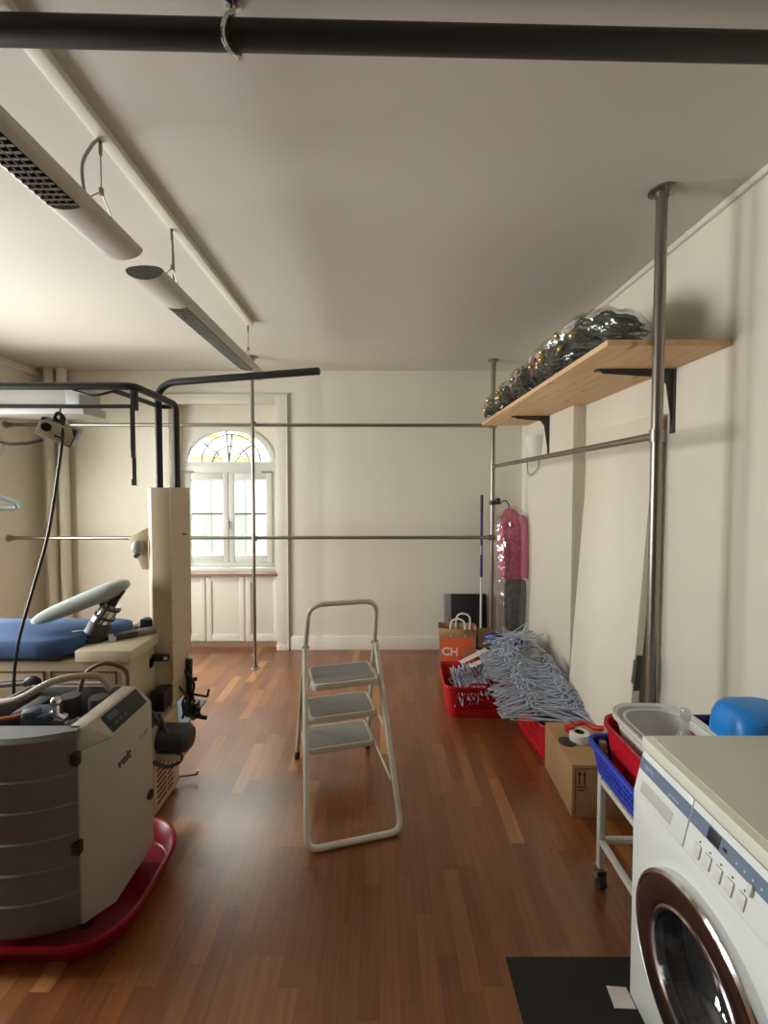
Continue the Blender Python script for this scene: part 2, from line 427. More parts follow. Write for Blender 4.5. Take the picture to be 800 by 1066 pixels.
for x in (WXC-WHW+.03, WXC+WHW-.06):
    MB().cyl((x-.05, YN-.04, ZS-.095), (x+.06, YN-.04, ZS-.095), .009).build('hinge', 'silver', win)
# leaded fanlight
N_ = 40
g = MB(); ring = [(WXC, YN+.01, ZS+.01)] + [(el(PI*i/N_, WHW-.02, WHH-.02)[0], YN+.01, max(ZS+.01, el(PI*i/N_, WHW-.02, WHH-.02)[1])) for i in range(N_+1)]
g.loft([ring, [(x, y+.004, z) for x, y, z in ring]]); g.build('fanlight_pane', 'pane', win)
y_ = MB()
for (x0, x1, za, zb) in ((-.22, -.09, .255, .305), (.04, .16, .245, .3), (.18, .26, .25, .30), (-.40, -.22, .03, .075), (-.2, -.06, .02, .07), (.03, .2, .02, .06)):
    y_.box((WXC+x0, YN+.004, ZS+za), (WXC+x1, YN+.007, ZS+zb))
y_.build('stained_pane', 'yellow', win)
l = MB()
for hw, hh in ((.31, .29), (.19, .17)):
    l.tube([(WXC+.02+hw*math.cos(PI*i/24), YN+.002, ZS+.01+hh*math.sin(PI*i/24)) for i in range(25)], .0075, 6)
for a, r0, r1 in ((PI/2+.06, .0, 1), (PI/2-.09, .0, .85), (PI*.25, .3, .82), (PI*.75, .3, .82)):
    l.tube([(WXC+WHW*r0*math.cos(a), YN+.002, ZS+WHH*r0*math.sin(a)+.01), (WXC+WHW*r1*math.cos(a), YN+.002, ZS+WHH*r1*math.sin(a))], .009, 6)
for sx in (-1, 1): l.tube([(WXC+sx*.06, YN+.002, ZS+.01), (WXC+sx*.12, YN+.002, ZS+.08), (WXC+sx*.19, YN+.002, ZS+.02)], .006, 6)
l.tube([(WXC-.41, YN+.002, ZS+.09), (WXC+.41, YN+.002, ZS+.09)], .005, 6)
l.build('lead_came', 'lead', win)
s_ = MB(); s_.box((NX0, YB-.035, ZSILL-.035), (NX1, YN, ZSILL+.0)); s_.build('window_sill', 'sill', win, bevel=.008)
s_ = MB(); s_.box((NX0, YB+.03, ZSILL), (NX1, YN, ZSILL+.045)); s_.build('sill_ledge', 'frame', win, bevel=.006)
# panelled apron below the sill
a_ = MB(); yp = YB+.05
a_.box((NX0, yp+.012, .06), (NX1, yp+.03, ZSILL-.035))
xs = [NX0, -1.82, -1.41, NX1]
for i in range(3):
    x0, x1 = xs[i], xs[i+1]
    for (p0, p1) in (((x0+.008, .07), (x0+.06, .76)), ((x1-.06, .07), (x1-.008, .76)), ((x0+.06, .07), (x1-.06, .14)), ((x0+.06, .69), (x1-.06, .76))):
        a_.box((p0[0], yp, p0[1]), (p1[0], yp+.014, p1[1]))
struct(a_.build('trim_6', 'panelw', bevel=.003))
struct(MB().box((NX0, yp+.02, 0), (NX1, yp+.05, .06)).build('baseboard_niche', 'sill'))
# outside: neighbouring rendered facade with vertical ribs
ob = thing('neighbour_building', 'pale ribbed facade of the neighbouring building outside the window', 'building', (-1.6, 6.4, -3))
MB().box((-5, 6.4, -3), (2.5, 6.8, 2.15)).build('facade', 'facade', ob)
for i in range(14):
    x = -4.6+i*.5; MB().box((x, 6.33, -3), (x+.11, 6.41, 2.12)).build('rib', 'facade2', ob)

# ------------------------------------------------------------------ rails and poles
fr = thing('clothes_rail_frame', 'tall brushed steel tube frame with long horizontal clothes rails before the window wall', 'clothes rail', (-1.16, 3.95, 0))
PN, PF, PW = (1.135, 1.782), (1.055, 4.06), (-1.16, 3.95)
for (x, y), zb in ((PN, 0), (PF, 0), (PW, 0)):
    pl = MB().cyl((x, y, .004), (x, y, ZC-.006), .0215 if (x, y) != PW else .016, n=24).build('pole', 'steel', fr)
    MB().lathe([(.045, 0), (.045, .006), (.026, .012), (.024, .03)], (x, y, 0), 'Z', 24).build('base_flange', 'steel', pl)
    f = MB().lathe([(.024, -.03), (.026, -.012), (.05, -.007), (.05, 0)], (x, y, ZC), 'Z', 24)
    for k in range(3):
        a = k*2.1+.4; f.cyl((x+.037*math.cos(a), y+.037*math.sin(a), ZC-.012), (x+.037*math.cos(a), y+.037*math.sin(a), ZC-.006), .006, n=8)
    f.build('ceiling_flange', 'steel', pl)
for z in (2.25, 1.203):
    rl = MB().cyl((XL, 4.0, z), (PF[0], 4.05, z), .0165, n=18).build('rail', 'steel', fr)
    MB().lathe([(.035, 0), (.035, .006), (.022, .01), (.022, .05)], (XL, 4.0, z), 'X', 20).build('wall_flange', 'steel', rl)
    c = MB().cyl((PF[0]-.04, 4.045, z), (PF[0]+.026, 4.06, z), .027, n=18); c.build('clamp', 'steel', rl)
    MB().cyl((PW[0], 3.975, z-.022), (PW[0], 3.975, z+.022), .026, n=18).build('clamp', 'steel', rl)
rl = MB().cyl((PN[0], PN[1], 1.872), (PF[0], PF[1], 1.868), .0165, n=18).build('rail', 'steel', fr)
for (x, y), z in ((PN, 1.872), (PF, 1.868)): MB().cyl((x, y, z-.024), (x, y, z+.024), .028, n=18).build('clamp', 'steel', rl)
# stub rod from the window pole clamp to the right, under the ceiling
MB().tube(fillet([(PW[0], PW[1]-.02, 2.80), (PW[0]+.02, 3.9, 2.80), (PW[0]+.05, 3.85, 2.80)], .01), .01).build('clamp_lug', 'steel', fr)

# ------------------------------------------------------------------ shelf + brackets
sh = thing('wall_shelf', 'long knotty pine shelf board on dark brackets high on the right wall', 'shelf', (XR, 2.9, 2.24))
MB().box((.935, 1.80, 2.243), (1.445, 4.0, 2.268)).build('shelf_board', 'pine', sh, bevel=.002)
for y in (2.15, 3.5):
    xw = XR if y < 3.06 else 1.36
    bk = MB(); bk.box((xw-.008, y-.016, 1.93), (xw, y+.016, 2.24)); bk.box((1.06, y-.016, 2.233), (xw, y+.016, 2.242))
    bk.prism([(xw-.005, 1.94), (xw-.005, 2.236), (1.08, 2.236), (1.1, 2.222), (xw-.07, 2.205), (xw-.04, 2.17)], y-.003, y+.003, 'XZ')
    bk.build('bracket', 'darkgrey', sh)

# garland bundles wrapped in film on the shelf
def bundle(x, y, w_, l_, h_, rz, label, seed, bows=0, balls=6):
    rr = random.Random(seed); z0 = 2.269
    t = thing('wrapped_garland', label, 'garland', (x, y, z0), rz, 'wrapped fir garlands on the shelf')
    f = MB()
    for k in range(170):
        a = rr.uniform(-1, 1); b_ = rr.uniform(.0, .75); u0 = rr.uniform(-.5, .1); du = rr.uniform(.25, .5)
        lift = rr.uniform(.1, .75); pts = []
        for q in range(5):
            u = min(.5, u0 + du*q/4); env = math.sqrt(max(.02, 1-(2*u)**2*.85))
            zz = min(1, b_ + lift*(q/4)**1.3)
            pts.append((a*w_*.43*env*(1-.25*zz*zz) + rr.uniform(-.012, .012), u*l_, .01 + zz*h_*.88*(.35+.65*env)*math.sqrt(max(.1, 1-a*a*.75)) + rr.uniform(-.008, .008)))
        f.tube(pts, [.002, rr.uniform(.004, .009), rr.uniform(.005, .009), .006, .0015], 5)
    f.build('foliage', 'fir', t, local=True)
    rings = []
    for q in range(19):
        u = -.52+1.04*q/18; env = max(.16, math.sqrt(max(0, 1-(2*u)**2*.85)))
        ring = []
        for k in range(32):
            a = 2*PI*k/32; nz = 1+.34*noise.noise((seed*3+math.cos(a)*3.2, math.sin(a)*3.2, u*9))
            ring.append((w_*.48*env*nz*math.cos(a), u*l_*1.04, max(.002, h_*.46*env + h_*.47*env*nz*math.sin(a))))
        rings.append(ring)
    MB().loft(rings).build('film_wrapper', 'film2', t, local=True, angle=18)
    for k in range(balls):
        u = rr.uniform(-.42, .42); a = rr.uniform(PI*.75, PI*1.12); env = math.sqrt(max(0, 1-(2*u)**2*.9)); r = rr.uniform(.014, .024)
        MB().sphere((w_*.46*env*math.cos(a), u*l_, h_*.45*env+h_*.42*env*math.sin(a)+.01), r).build('bauble', 'gold', t, local=True)
    for k in range(bows):
        u = rr.uniform(-.2, .35); b_ = MB()
        for s2 in (-1, 1): b_.sphere((-w_*.40, u*l_+s2*.022, h_*.38+k*.035), .022, 10, (.6, 1.1, .7))
        b_.build('bow', 'bow', t, local=True)
bundle(1.07, 2.20, .34, .60, .28, rad(12), 'largest film-wrapped fir garland, at the near end of the pine shelf', 1, 0, 3)
bundle(1.04, 2.62, .28, .54, .28, rad(-16), 'film-wrapped fir garland with pinkish red bows on the pine shelf', 2, 3, 6)
bundle(1.05, 3.02, .28, .56, .25, rad(-22), 'slim film-wrapped fir garland behind the one with red bows', 3, 0, 7)
bundle(1.04, 3.40, .27, .54, .25, rad(-16), 'film-wrapped fir garland with clustered gold baubles on the pine shelf', 4, 0, 9)
bundle(1.05, 3.76, .28, .42, .24, rad(10), 'film-wrapped fir garland at the far end of the pine shelf by the steel pole', 5, 0, 5)

# ------------------------------------------------------------------ ceiling things
pi = thing('black_pipe', 'thick matt black pipe running right across under the ceiling in front', 'pipe', (-.36, 1.11, 2.76))
def py(x): return 1.11+.022*x
PZ = lambda x: 2.767
MB().cyl((XL, py(XL), PZ(XL)), (XR, py(XR), PZ(XR)), .0305, n=32).build('tube', 'black', pi)
hk = MB(); hx = -.365; cy = py(hx); cz = PZ(hx)
hk.tube([(hx, cy+.01, ZC), (hx, cy+.005, cz+.038)], .006)
hk.tube([(hx+.012*math.sin(i*.5), cy+.038*math.cos(a), cz+.038*math.sin(a)) for i, a in enumerate([PI/2+2*PI*k/22 for k in range(-1, 17)])], .0065)
hk.lathe([(.02, 0), (.02, -.006), (.008, -.012)], (hx, cy+.01, ZC), 'Z', 16)
hk.build('pipe_hook', 'chrome', pi)

MB_ = MB().box((-.955, -1.9, ZC-.03), (-.905, 3.144, ZC)); tag(MB_.build('cable_trunking', 'trim', bevel=.004), 'long narrow white cable trunking strip fixed along the ceiling', 'trunking')

def pendant(y0, y1, l0, l1, label, cords):
    xc, zc = -.945, 2.53; W, Hh = .075, .038
    t = thing('pendant_light', label, 'light', (xc, (y0+y1)/2, zc-.04), 0, 'pendant office lights')
    def sec(y):
        pts = []
        for k in range(25):
            a = PI + PI*k/24; pts.append((xc+W*math.cos(a), y, zc+Hh*math.sin(a)*1.0))
        for k in range(1, 12): a = PI*k/12; pts.append((xc+W*math.cos(a), y, zc+.018*math.sin(a)))
        return pts
    def shell(y):   # profile with an opening at the bottom for the louvre
        pts = []
        for k in range(25):
            a = PI*1.30 - PI*1.60*k/24; pts.append((xc+W*math.cos(a), y, zc+(Hh if math.sin(a) < 0 else .018)*math.sin(a)))
        inn = [(xc+(x-xc)*.94, y, zc+(z-zc)*.9) for x, _, z in reversed(pts)]
        return pts+inn
    MB().loft([sec(y0), sec(l0)]).build('end_body', 'alu', t); MB().loft([sec(l1), sec(y1)]).build('end_body', 'alu', t)
    MB().loft([shell(l0), shell(l1)]).build('housing', 'alu', t)
    for (a, b) in ((y0-.004, y0), (y1, y1+.004)):
        MB().loft([sec(a), sec(b)]).build('end_cap', 'lampend', t)
    lv = MB()
    nb = int((l1-l0)/.022)
    for i in range(nb):
        y = l0+.011+i*.022; lv.add([(xc-.044, y-.004, zc-.034), (xc+.044, y-.004, zc-.034), (xc+.044, y+.006, zc-.006), (xc-.044, y+.006, zc-.006), (xc-.044, y+.004, zc-.034), (xc+.044, y+.004, zc-.034)], [(0, 1, 2, 3), (4, 5, 2, 3), (0, 1, 5, 4)])
    for x in (-.022, 0, .022): lv.box((xc+x-.0015, l0, zc-.034), (xc+x+.0015, l1, zc-.008))
    lv.box((xc-.05, l0, zc-.008), (xc+.05, l1, zc-.004))
    lv.build('louvre', 'louvre', t)
    for y, cord in cords:
        s_ = MB(); jz = zc+.13
        s_.cyl((xc, y, ZC-.03), (xc, y, jz), .0022, n=6); s_.cyl((xc, y, ZC-.075), (xc, y, ZC-.03), .006, n=10)
        s_.cyl((xc, y, jz-.01), (xc, y, jz+.01), .008, n=10)
        for dy in (-.12, .12): s_.cyl((xc, y, jz), (xc, y+dy, zc+.016), .0022, n=6)
        s_.build('suspension_wire', 'steel', t)
        if cord: MB().tube(spline([(xc, y-.01, ZC-.03), (xc-.012, y+cord*.03, ZC-.07), (xc-.022, y+cord*.06, ZC-.15), (xc-.02, y+cord*.055, zc+.09), (xc-.01, y+cord*.03, zc+.02)]), .005).build('power_cord', 'grey', t)
pendant(.10, 1.61, .40, 1.33, 'nearer hanging aluminium office light, cut off at the left edge', [(1.50, -1), (.25, 0)])
pendant(1.765, 3.36, 2.04, 3.10, 'farther hanging aluminium office light pointing at the window', [(2.0, 1), (3.13, 0)])

# air box + round shade at the left wall
ab = thing('air_unit', 'pale grey stepped metal air unit box high on the left wall', 'air unit', (XL, 3.62, 2.26))
MB().box((XL, 3.5, 2.32), (-2.42, 3.75, 2.48)).build('casing', 'grey', ab, bevel=.01)
MB().box((XL, 3.46, 2.255), (-2.36, 3.75, 2.325)).build('lower_tray', 'grey', ab, bevel=.008)
MB().box((-2.53, 3.495, 2.31), (-2.415, 3.76, 2.485)).build('end_cover', 'silver', ab, bevel=.008)
ls = thing('lamp_shade_globe', 'pale round shade peeping in at the left edge under the air unit', 'lamp', (-3.33, 3.6, 2.06))
MB().sphere((-3.33, 3.6, 2.03), .165, 24).build('globe', 'lilac', ls)
MB().cyl((XL, 3.6, 2.03), (-3.47+.02, 3.6, 2.03), .03).build('mount', 'grey', ls)

# wall uplight on the pier
wl = thing('wall_uplight', 'white half-cone uplight on the right wall under the pine shelf', 'wall lamp', (1.36, 3.72, 1.95))
rings = []
for r, z in ((.05, 1.93), (.075, 1.99), (.095, 2.06), (.105, 2.105), (.098, 2.105), (.07, 2.0), (.045, 1.945)):
    rings.append([(1.358-max(0, r*1.15*math.sin(PI*k/16)), 3.72+r*math.cos(PI*k/16), z) for k in range(17)])
MB().loft(rings).build('shade', 'white', wl)
MB().tube(spline([(1.345, 3.68, 1.93), (1.342, 3.68, 1.84), (1.335, 3.86, 1.78), (1.35, 3.97, 1.84), (1.352, 3.985, 1.95)]), .004).build('cord', 'grey', wl)

# leaning white door leaf
dl = thing('door_leaf', 'big plain off-white door leaf leaning on the right wall below the shelf', 'door leaf', (1.3, 2.54, 0))
xt, xb, zt = 1.392, 1.255, 2.03
def dlb(y0, y1, d0, d1, za, zb_):
    def X(z, d): return xb+(xt-xb)*z/zt+d
    vs = [(X(za, d0), y0, za), (X(za, d1), y0, za), (X(za, d1), y1, za), (X(za, d0), y1, za), (X(zb_, d0), y0, zb_), (X(zb_, d1), y0, zb_), (X(zb_, d1), y1, zb_), (X(zb_, d0), y1, zb_)]
    return MB().add(vs, [(0,3,2,1),(4,5,6,7),(0,1,5,4),(1,2,6,5),(2,3,7,6),(3,0,4,7)])
dlb(2.19, 2.885, 0, .04, .0, zt).build('leaf', 'leaf', dl, bevel=.003)
dlb(2.182, 2.192, .006, .034, .62, .80).build('hinge', 'darkgrey', dl)
MB().cyl((xb+.04, 2.185, .66), (xb+.052, 2.185, .78), .008, n=10).build('hinge_pin', 'steel', dl)

# ------------------------------------------------------------------ step ladder
la = thing('step_ladder', 'cream three-step folding ladder with hoop handle standing open on the parquet', 'ladder', (-.207, 2.315, 0), rad(14.6))
yr = lambda z: .36-.395*z
rt = .0135
path = [(-.222, yr(.0), .0), (-.205, yr(.45), .45), (-.188, yr(.9), .9), (-.178, yr(1.045), 1.045), (.178, yr(1.045), 1.045), (.188, yr(.9), .9), (.205, yr(.45), .45), (.222, yr(0), 0)]
pp = fillet(path[:3]+[(-.180, yr(1.055), 1.055), (.180, yr(1.055), 1.055)]+path[5:], .09, 8)
MB().tube(pp, rt, 12).build('front_frame', 'laddercream', la, local=True)
jz = .80
b0 = [(-.196, yr(jz)-.018, jz), (-.224, -.365, .0145), (.224, -.365, .0145), (.196, yr(jz)-.018, jz)]
MB().tube(fillet(b0, .055, 8), .0145, 12).build('rear_frame', 'laddercream', la, local=True)
for sx in (-1, 1):
    MB().cyl((sx*.222, yr(0), 0), (sx*.219, yr(.06), .06), .017, n=12).build('foot', 'foot', la, local=True)
    MB().cyl((sx*.172, yr(jz)-.009, jz), (sx*.21, yr(jz)-.009, jz), .008, n=10).build('pivot', 'chrome', la, local=True)
for z, hw in ((.225, .188), (.445, .18), (.66, .173)):
    yc = yr(z)-.10; st = MB()
    st.loft([rrect(0, yc, 2*hw, .235, .03, z-.032), rrect(0, yc, 2*hw+.006, .241, .03, z-.012), rrect(0, yc, 2*hw, .235, .03, z)])
    for sx in (-1, 1):
        st.box((sx*hw-.004, yc-.1, z-.04), (sx*hw+.004, yc+.1, z-.008))
    so = st.build('step', 'laddercream', la, local=True)
    tr = MB().loft([rrect(0, yc, 2*hw-.022, .215, .024, z), rrect(0, yc, 2*hw-.024, .213, .024, z+.003)]); tr.build('tread_pad', 'tread', so, local=True)
    # bars from the step to the rear frame
    for sx in (-1, 1):
        k = (jz-z)/jz; yb_ = (yr(jz)-.018)+(-.365-(yr(jz)-.018))*k
        MB().box((sx*(hw+.012)-.002, min(yb_, yc), z-.03), (sx*(hw+.012)+.002, yr(z)+.005, z-.012)).build('side_link', 'laddercream', la, local=True)

# ------------------------------------------------------------------ washing machine
wm = thing('washing_machine', 'white front-loading washing machine with round glass door at the right edge', 'washing machine', (1.11, 1.05, .006))
X0, Y0, Y1 = .813, .752, 1.352
b = MB(); b.box((X0+.02, Y0, .02), (1.415, Y0+.015, .688)); b.box((X0+.02, Y1-.015, .02), (1.415, Y1, .688)); b.box((1.40, Y0, .02), (1.415, Y1, .82)); b.box((X0+.02, Y0, .02), (1.41, Y1, .035))
prof = [(X0+.004, .68), (X0+.034, .823), (1.41, .823), (1.41, .68)]
b.prism(prof, Y0, Y1, 'XZ'); b.build('body', 'enamel', wm, bevel=.003)
DY, DZ, DR = 1.052, .385, .235
fp = MB(); nn = 64; hr = .19
def sq(a):
    c_, s_ = math.cos(a), math.sin(a); hy0, hy1 = DY-Y0, Y1-DY; hz0, hz1 = DZ-.012, .688-DZ
    t_ = min((hy1 if c_ > 0 else hy0)/max(1e-6, abs(c_)), (hz1 if s_ > 0 else hz0)/max(1e-6, abs(s_)))
    return (DY+c_*t_, DZ+s_*t_)
angs = sorted([2*PI*k/nn for k in range(nn)]+[math.atan2(z-DZ, y-DY) % (2*PI) for y in (Y0, Y1) for z in (.012, .688)])
r1 = [(X0, *sq(a)) for a in angs]; r2 = [(X0, DY+hr*math.cos(a), DZ+hr*math.sin(a)) for a in angs]
r3 = [(X0+.022, DY+hr*math.cos(a), DZ+hr*math.sin(a)) for a in angs]; r4 = [(X0+.022, *sq(a)) for a in angs]
fp.loft([r1, r2, r3, r4], closed=True); fp.build('front_panel', 'enamel', wm, bevel=.0015, angle=30)
for x in (.85, 1.37):
    for y in (Y0+.05, Y1-.05): MB().lathe([(.022, .006), (.022, .012), (.012, .014), (.012, .03)], (x, y, 0), 'Z', 14).build('foot', 'rubber', wm)
MB().box((X0+.024, Y0-.002, .828), (1.415, Y1+.002, .866)).build('lid', 'lidedge', wm, bevel=.004)
MB().box((X0+.05, Y0+.004, .8655), (1.41, Y1-.002, .8685)).build('lid_surface', 'lid', wm, bevel=.001)
# slanted fascia: s along slope 0..1, y
nrm = Vector((-(.823-.688), 0, .03)).normalized()
A = Vector((X0+.002, 0, .690)); Bv = Vector((X0+.032, 0, .822))-A
def fpt(s_, y, off): q = A+Bv*s_+nrm*off; return (q.x, y, q.z)
def fbox(s0, s1, y0, y1, o0, o1, mb=None):
    mb = mb or MB()
    vs = [fpt(s0, y0, o0), fpt(s0, y1, o0), fpt(s1, y1, o0), fpt(s1, y0, o0), fpt(s0, y0, o1), fpt(s0, y1, o1), fpt(s1, y1, o1), fpt(s1, y0, o1)]
    return mb.add(vs, [(0,3,2,1),(4,5,6,7),(0,1,5,4),(1,2,6,5),(2,3,7,6),(3,0,4,7)])
YD = 1.128
dr = fbox(.0, 1.0, YD+.002, Y1-.001, -.01, .004).build('detergent_drawer', 'enamel', wm, bevel=.002)
fbox(.57, .85, YD+.003, Y1-.002, .004, .0046).build('band', 'band', dr)
fbox(.13, .40, YD+.055, Y1-.03, .004, .0052).build('drawer_grip', 'lid', dr, bevel=.001)
cp = fbox(.0, 1.0, Y0+.001, YD-.002, -.01, .004).build('control_panel', 'enamel', wm, bevel=.002)
fbox(.57, .85, Y0+.003, YD-.003, .004, .0046).build('band', 'band', cp)
fbox(.60, .82, 1.028, 1.066, .0046, .006).build('display', 'screen', cp, bevel=.0006)
fbox(.66, .72, 1.006, 1.018, .0046, .0052).build('mark', 'ink', cp)
for k in range(5):
    yb = 1.082-.034*k
    bt = fbox(.10, .36, yb-.011, yb+.011, .004, .0085).build('button', 'white', cp, bevel=.002)
    fbox(.40, .43, yb-.004, yb+.001, .004, .0046).build('button_mark', 'ink', bt)
for k in range(6):
    fbox(.66, .70, .975-.022*k, .979-.022*k, .0046, .0052).build('mark', 'bluelbl', cp)
fbox(.42, .62, .925, .937, .004, .012).build('clip', 'white', cp, bevel=.002)
ax = (0, -1, 0); ay = tuple(Bv.normalized()); az = tuple(nrm)
text('lettering', 'spirit', .020, 'bluelbl', dr, axes(fpt(.72, Y1-.045, .0048), ax, ay, az), .0002)
text('lettering', 'proLine', .013, 'bluelbl', dr, axes(fpt(.66, YD+.065, .0048), ax, ay, az), .0002)
# door
do = MB().lathe([(.150, .018), (.160, .026), (.172, .030), (.205, .034), (.222, .032), (.226, .024), (.226, 0), (.150, 0)], (X0, DY, DZ), '-X', 72, closed=True).build('door_ring', 'bronze', wm)
MB().lathe([(.222, .0), (.222, .028), (.228, .031), (.237, .026), (.240, .012), (.240, .0)], (X0, DY, DZ), '-X', 72, closed=True).build('chrome_rim', 'chrome', do)
MB().lathe([(.146, .0), (.146, .026), (.153, .030), (.160, .027), (.160, .0)], (X0, DY, DZ), '-X', 72, closed=True).build('inner_rim', 'chrome', do)
MB().lathe([(.150, .020), (.145, .005), (.135, -.03), (.115, -.07), (.07, -.095), (.0005, -.1)], (X0, DY, DZ), '-X', 64, caps=False).build('door_glass', 'doorglass', do)
gk = MB().lathe([(.19, -.002), (.165, -.012), (.16, -.03), (.172, -.045), (.165, -.06), (.19, -.08)], (X0, DY, DZ), '-X', 64, caps=False); gk.build('gasket', 'gasket', wm)
MB().lathe([(.185, -.08), (.235, -.085), (.235, -.38), (.0005, -.38)], (X0, DY, DZ), '-X', 64, caps=False).build('drum', 'drum', wm)
dm = MB()
for k in range(3):
    a = k*2.094+.4; c_, s_ = math.cos(a), math.sin(a)
    dm.prism([(DY+.232*c_-.03*s_, DZ+.232*s_+.03*c_), (DY+.185*c_, DZ+.185*s_), (DY+.232*c_+.03*s_, DZ+.232*s_-.03*c_)], X0+.1, X0+.36, 'YZ')
dm.build('drum_lifter', 'drum', wm)

# mats on the floor
tag(MB().box((.443, .1, .0), (1.42, 1.468, .006)).build('rubber_mat', 'rubber', bevel=.002), 'black rubber mat on the parquet under the washing machine', 'mat')
tag(MB().prism([(.744, 1.315), (.812, 1.312), (.812, 1.372), (.75, 1.376)], .0062, .0085).build('card_piece', 'paper'), 'small pale card slip lying on the black mat', 'card')
tag(MB().box((-1.95, 2.78, .0), (-1.36, 3.33, .008)).build('floor_mat', 'bluegrey', bevel=.003), 'blue-grey floor mat behind the ironing table', 'mat')

# ------------------------------------------------------------------ baskets
def basket_mesh(t, cx, cy, w_, d_, h_, mt, z0=0, flare=.86, holes=(3, 9), rows=12, N=144, r=.06, rz=0, rim=.009, handles=True, holefn=None):
    Mx = Matrix.Translation((cx, cy, z0)) @ Matrix.Rotation(rz, 4, 'Z')
    loops = []
    for j in range(rows+1):
        k = j/rows; f = flare+(1-flare)*k
        loops.append(resample(rrect(0, 0, w_*f, d_*f, r*f, .004+(h_-.004)*k), N))
    b = MB(); vs = [p for L_ in loops for p in L_]; fs = []
    for j in range(rows):
        for i in range(N):
            x, y, z = loops[j][i]; ok = True
            if holes[0] <= j <= holes[1] and (j % 2 == holes[0] % 2) and i % 2 == 0:
                fx, fy = abs(x)/(w_/2), abs(y)/(d_/2)
                if min(fx, fy) < .62 and not (min(fx, fy) < .2 and 5 <= j <= 7): ok = False
            if ok: fs.append((j*N+i, j*N+(i+1) % N, (j+1)*N+(i+1) % N, (j+1)*N+i))
    fs.append(tuple(reversed(range(N)))); b.add(vs, fs, Mx)
    o = b.build('basket_body', mt, t, solid=.004)
    rp = resample(rrect(0, 0, w_+.01, d_+.01, r, h_), 72)
    MB().tube(rp, rim, 8, closed=True, m=Mx).build('rim', mt, t)
    if handles:
        for s_ in (-1, 1):
            hb = MB(); hb.tube(fillet([(-.07, s_*(d_/2+.008), h_-.005), (-.06, s_*(d_/2+.016), h_+.035), (.06, s_*(d_/2+.016), h_+.035), (.07, s_*(d_/2+.008), h_-.005)], .02), .008, 8, m=Mx)
            hb.build('handle', mt, t)
b1 = thing('laundry_basket', 'red laundry basket with square lattice, farther left, filled with hangers', 'basket', (.71, 3.28, 0), 0, 'red laundry baskets on the floor')
basket_mesh(b1, .71, 3.28, .46, .46, .23, 'red', flare=.88, rz=rad(-3))
b2 = thing('laundry_basket', 'red laundry basket under the hanger heap, beside the cardboard box', 'basket', (1.17, 2.78, 0), 0, 'red laundry baskets on the floor')
basket_mesh(b2, 1.165, 2.80, .42, .52, .23, 'red', flare=.88, rz=rad(4))
tag(MB().loft([rrect(1.165, 2.8, .36, .44, .05, .15), rrect(1.165, 2.8, .36, .44, .05, .165)]).build('folded_cloth', 'darkcloth', bevel=.006), 'dark cloth lying in the red basket under the hangers', 'cloth')

# ------------------------------------------------------------------ wire hangers
def hanger_mesh():
    pts = []
    for k in range(11):
        a = rad(-20)+rad(215)*k/10; pts.append((-.0+.024*math.cos(PI-a)*1.0-.0, .062+.024*math.sin(a), 0))
    pts = [(x-.0, y, z) for x, y, z in pts][::1]
    pts += [(.018, .045, 0), (0, .03, 0), (0, .0, 0)]
    pts += fillet([(0, 0, .001), (.205, -.085, .001), (-.205, -.085, .001), (0, -.002, .004)], .018, 5)
    return MB().tube(pts, .0036, 6)
h0 = hanger_mesh().build('wire_hanger', 'wire', origin=(0, 0, 0)); hme = h0.data; COL.objects.unlink(h0); bpy.data.objects.remove(h0)
hcount = 0
def put_hanger(loc, rot, label, group):
    o = bpy.data.objects.new('wire_hanger', hme); COL.objects.link(o)
    o.matrix_world = Matrix.Translation(loc) @ rot
    tag(o, label, 'hanger', group)
def E(x, y, z): return Euler((rad(x), rad(y), rad(z)), 'XYZ').to_matrix().to_4x4()
LA = ('thin grey wire coat hanger bunched in the farther red basket', 'hangers in the farther red basket')
LB = ('thin grey wire coat hanger lying in layers over the red basket beside the box', 'layered hangers over the near basket')
LC = ('thin grey wire coat hanger in the tangled heap against the right wall', 'tangled hanger heap')
LD = ('thin grey wire coat hanger fanned out towards the white tub', 'fanned hangers beside the door leaf')
for i in range(34):      # standing bunch in basket one
    x = .56+.007*i+R.uniform(-.006, .006)
    put_hanger((x, 3.24+R.uniform(-.03, .03), .20+R.uniform(0, .03)+.0012*i), E(R.uniform(70, 96), R.uniform(-12, 12), 90+R.uniform(-14, 14)), *LA)
def lay(x, y, z, heading, pitch, roll, lab):
    # heading: where the hook points in plan; pitch lifts the hook end
    put_hanger((x, y, z), Matrix.Rotation(rad(heading-90), 4, 'Z') @ Matrix.Rotation(rad(pitch), 4, 'X') @ Matrix.Rotation(rad(roll), 4, 'Y'), *lab)
for i in range(74):      # layers, hooks pointing to the middle of the heap
    k = i/73
    lay(.96+.02*k+R.uniform(-.045, .045), 2.66+.62*k+R.uniform(-.02, .02), .285+.14*k+R.uniform(-.008, .008), 90+R.gauss(0, 6), 28+R.gauss(0, 6), R.gauss(0, 4), LB)
for i in range(50):      # the opposite stack by the door leaf
    k = i/49
    lay(1.20+R.uniform(-.03, .03), 2.62+.46*k+R.uniform(-.02, .02), .285+.11*k+R.uniform(-.008, .008), 64+R.gauss(0, 7), 24+R.gauss(0, 6), 6+R.gauss(0, 4), LD)
for i in range(86):      # tangled heap
    k = R.random(); a = R.uniform(0, 2*PI); rr = (1-k*.8)*.20
    lay(1.08+rr*math.cos(a), 3.42+rr*math.sin(a)*1.1, .12+k*.34, R.uniform(0, 360), R.uniform(-30, 30), R.uniform(-30, 30), LC)
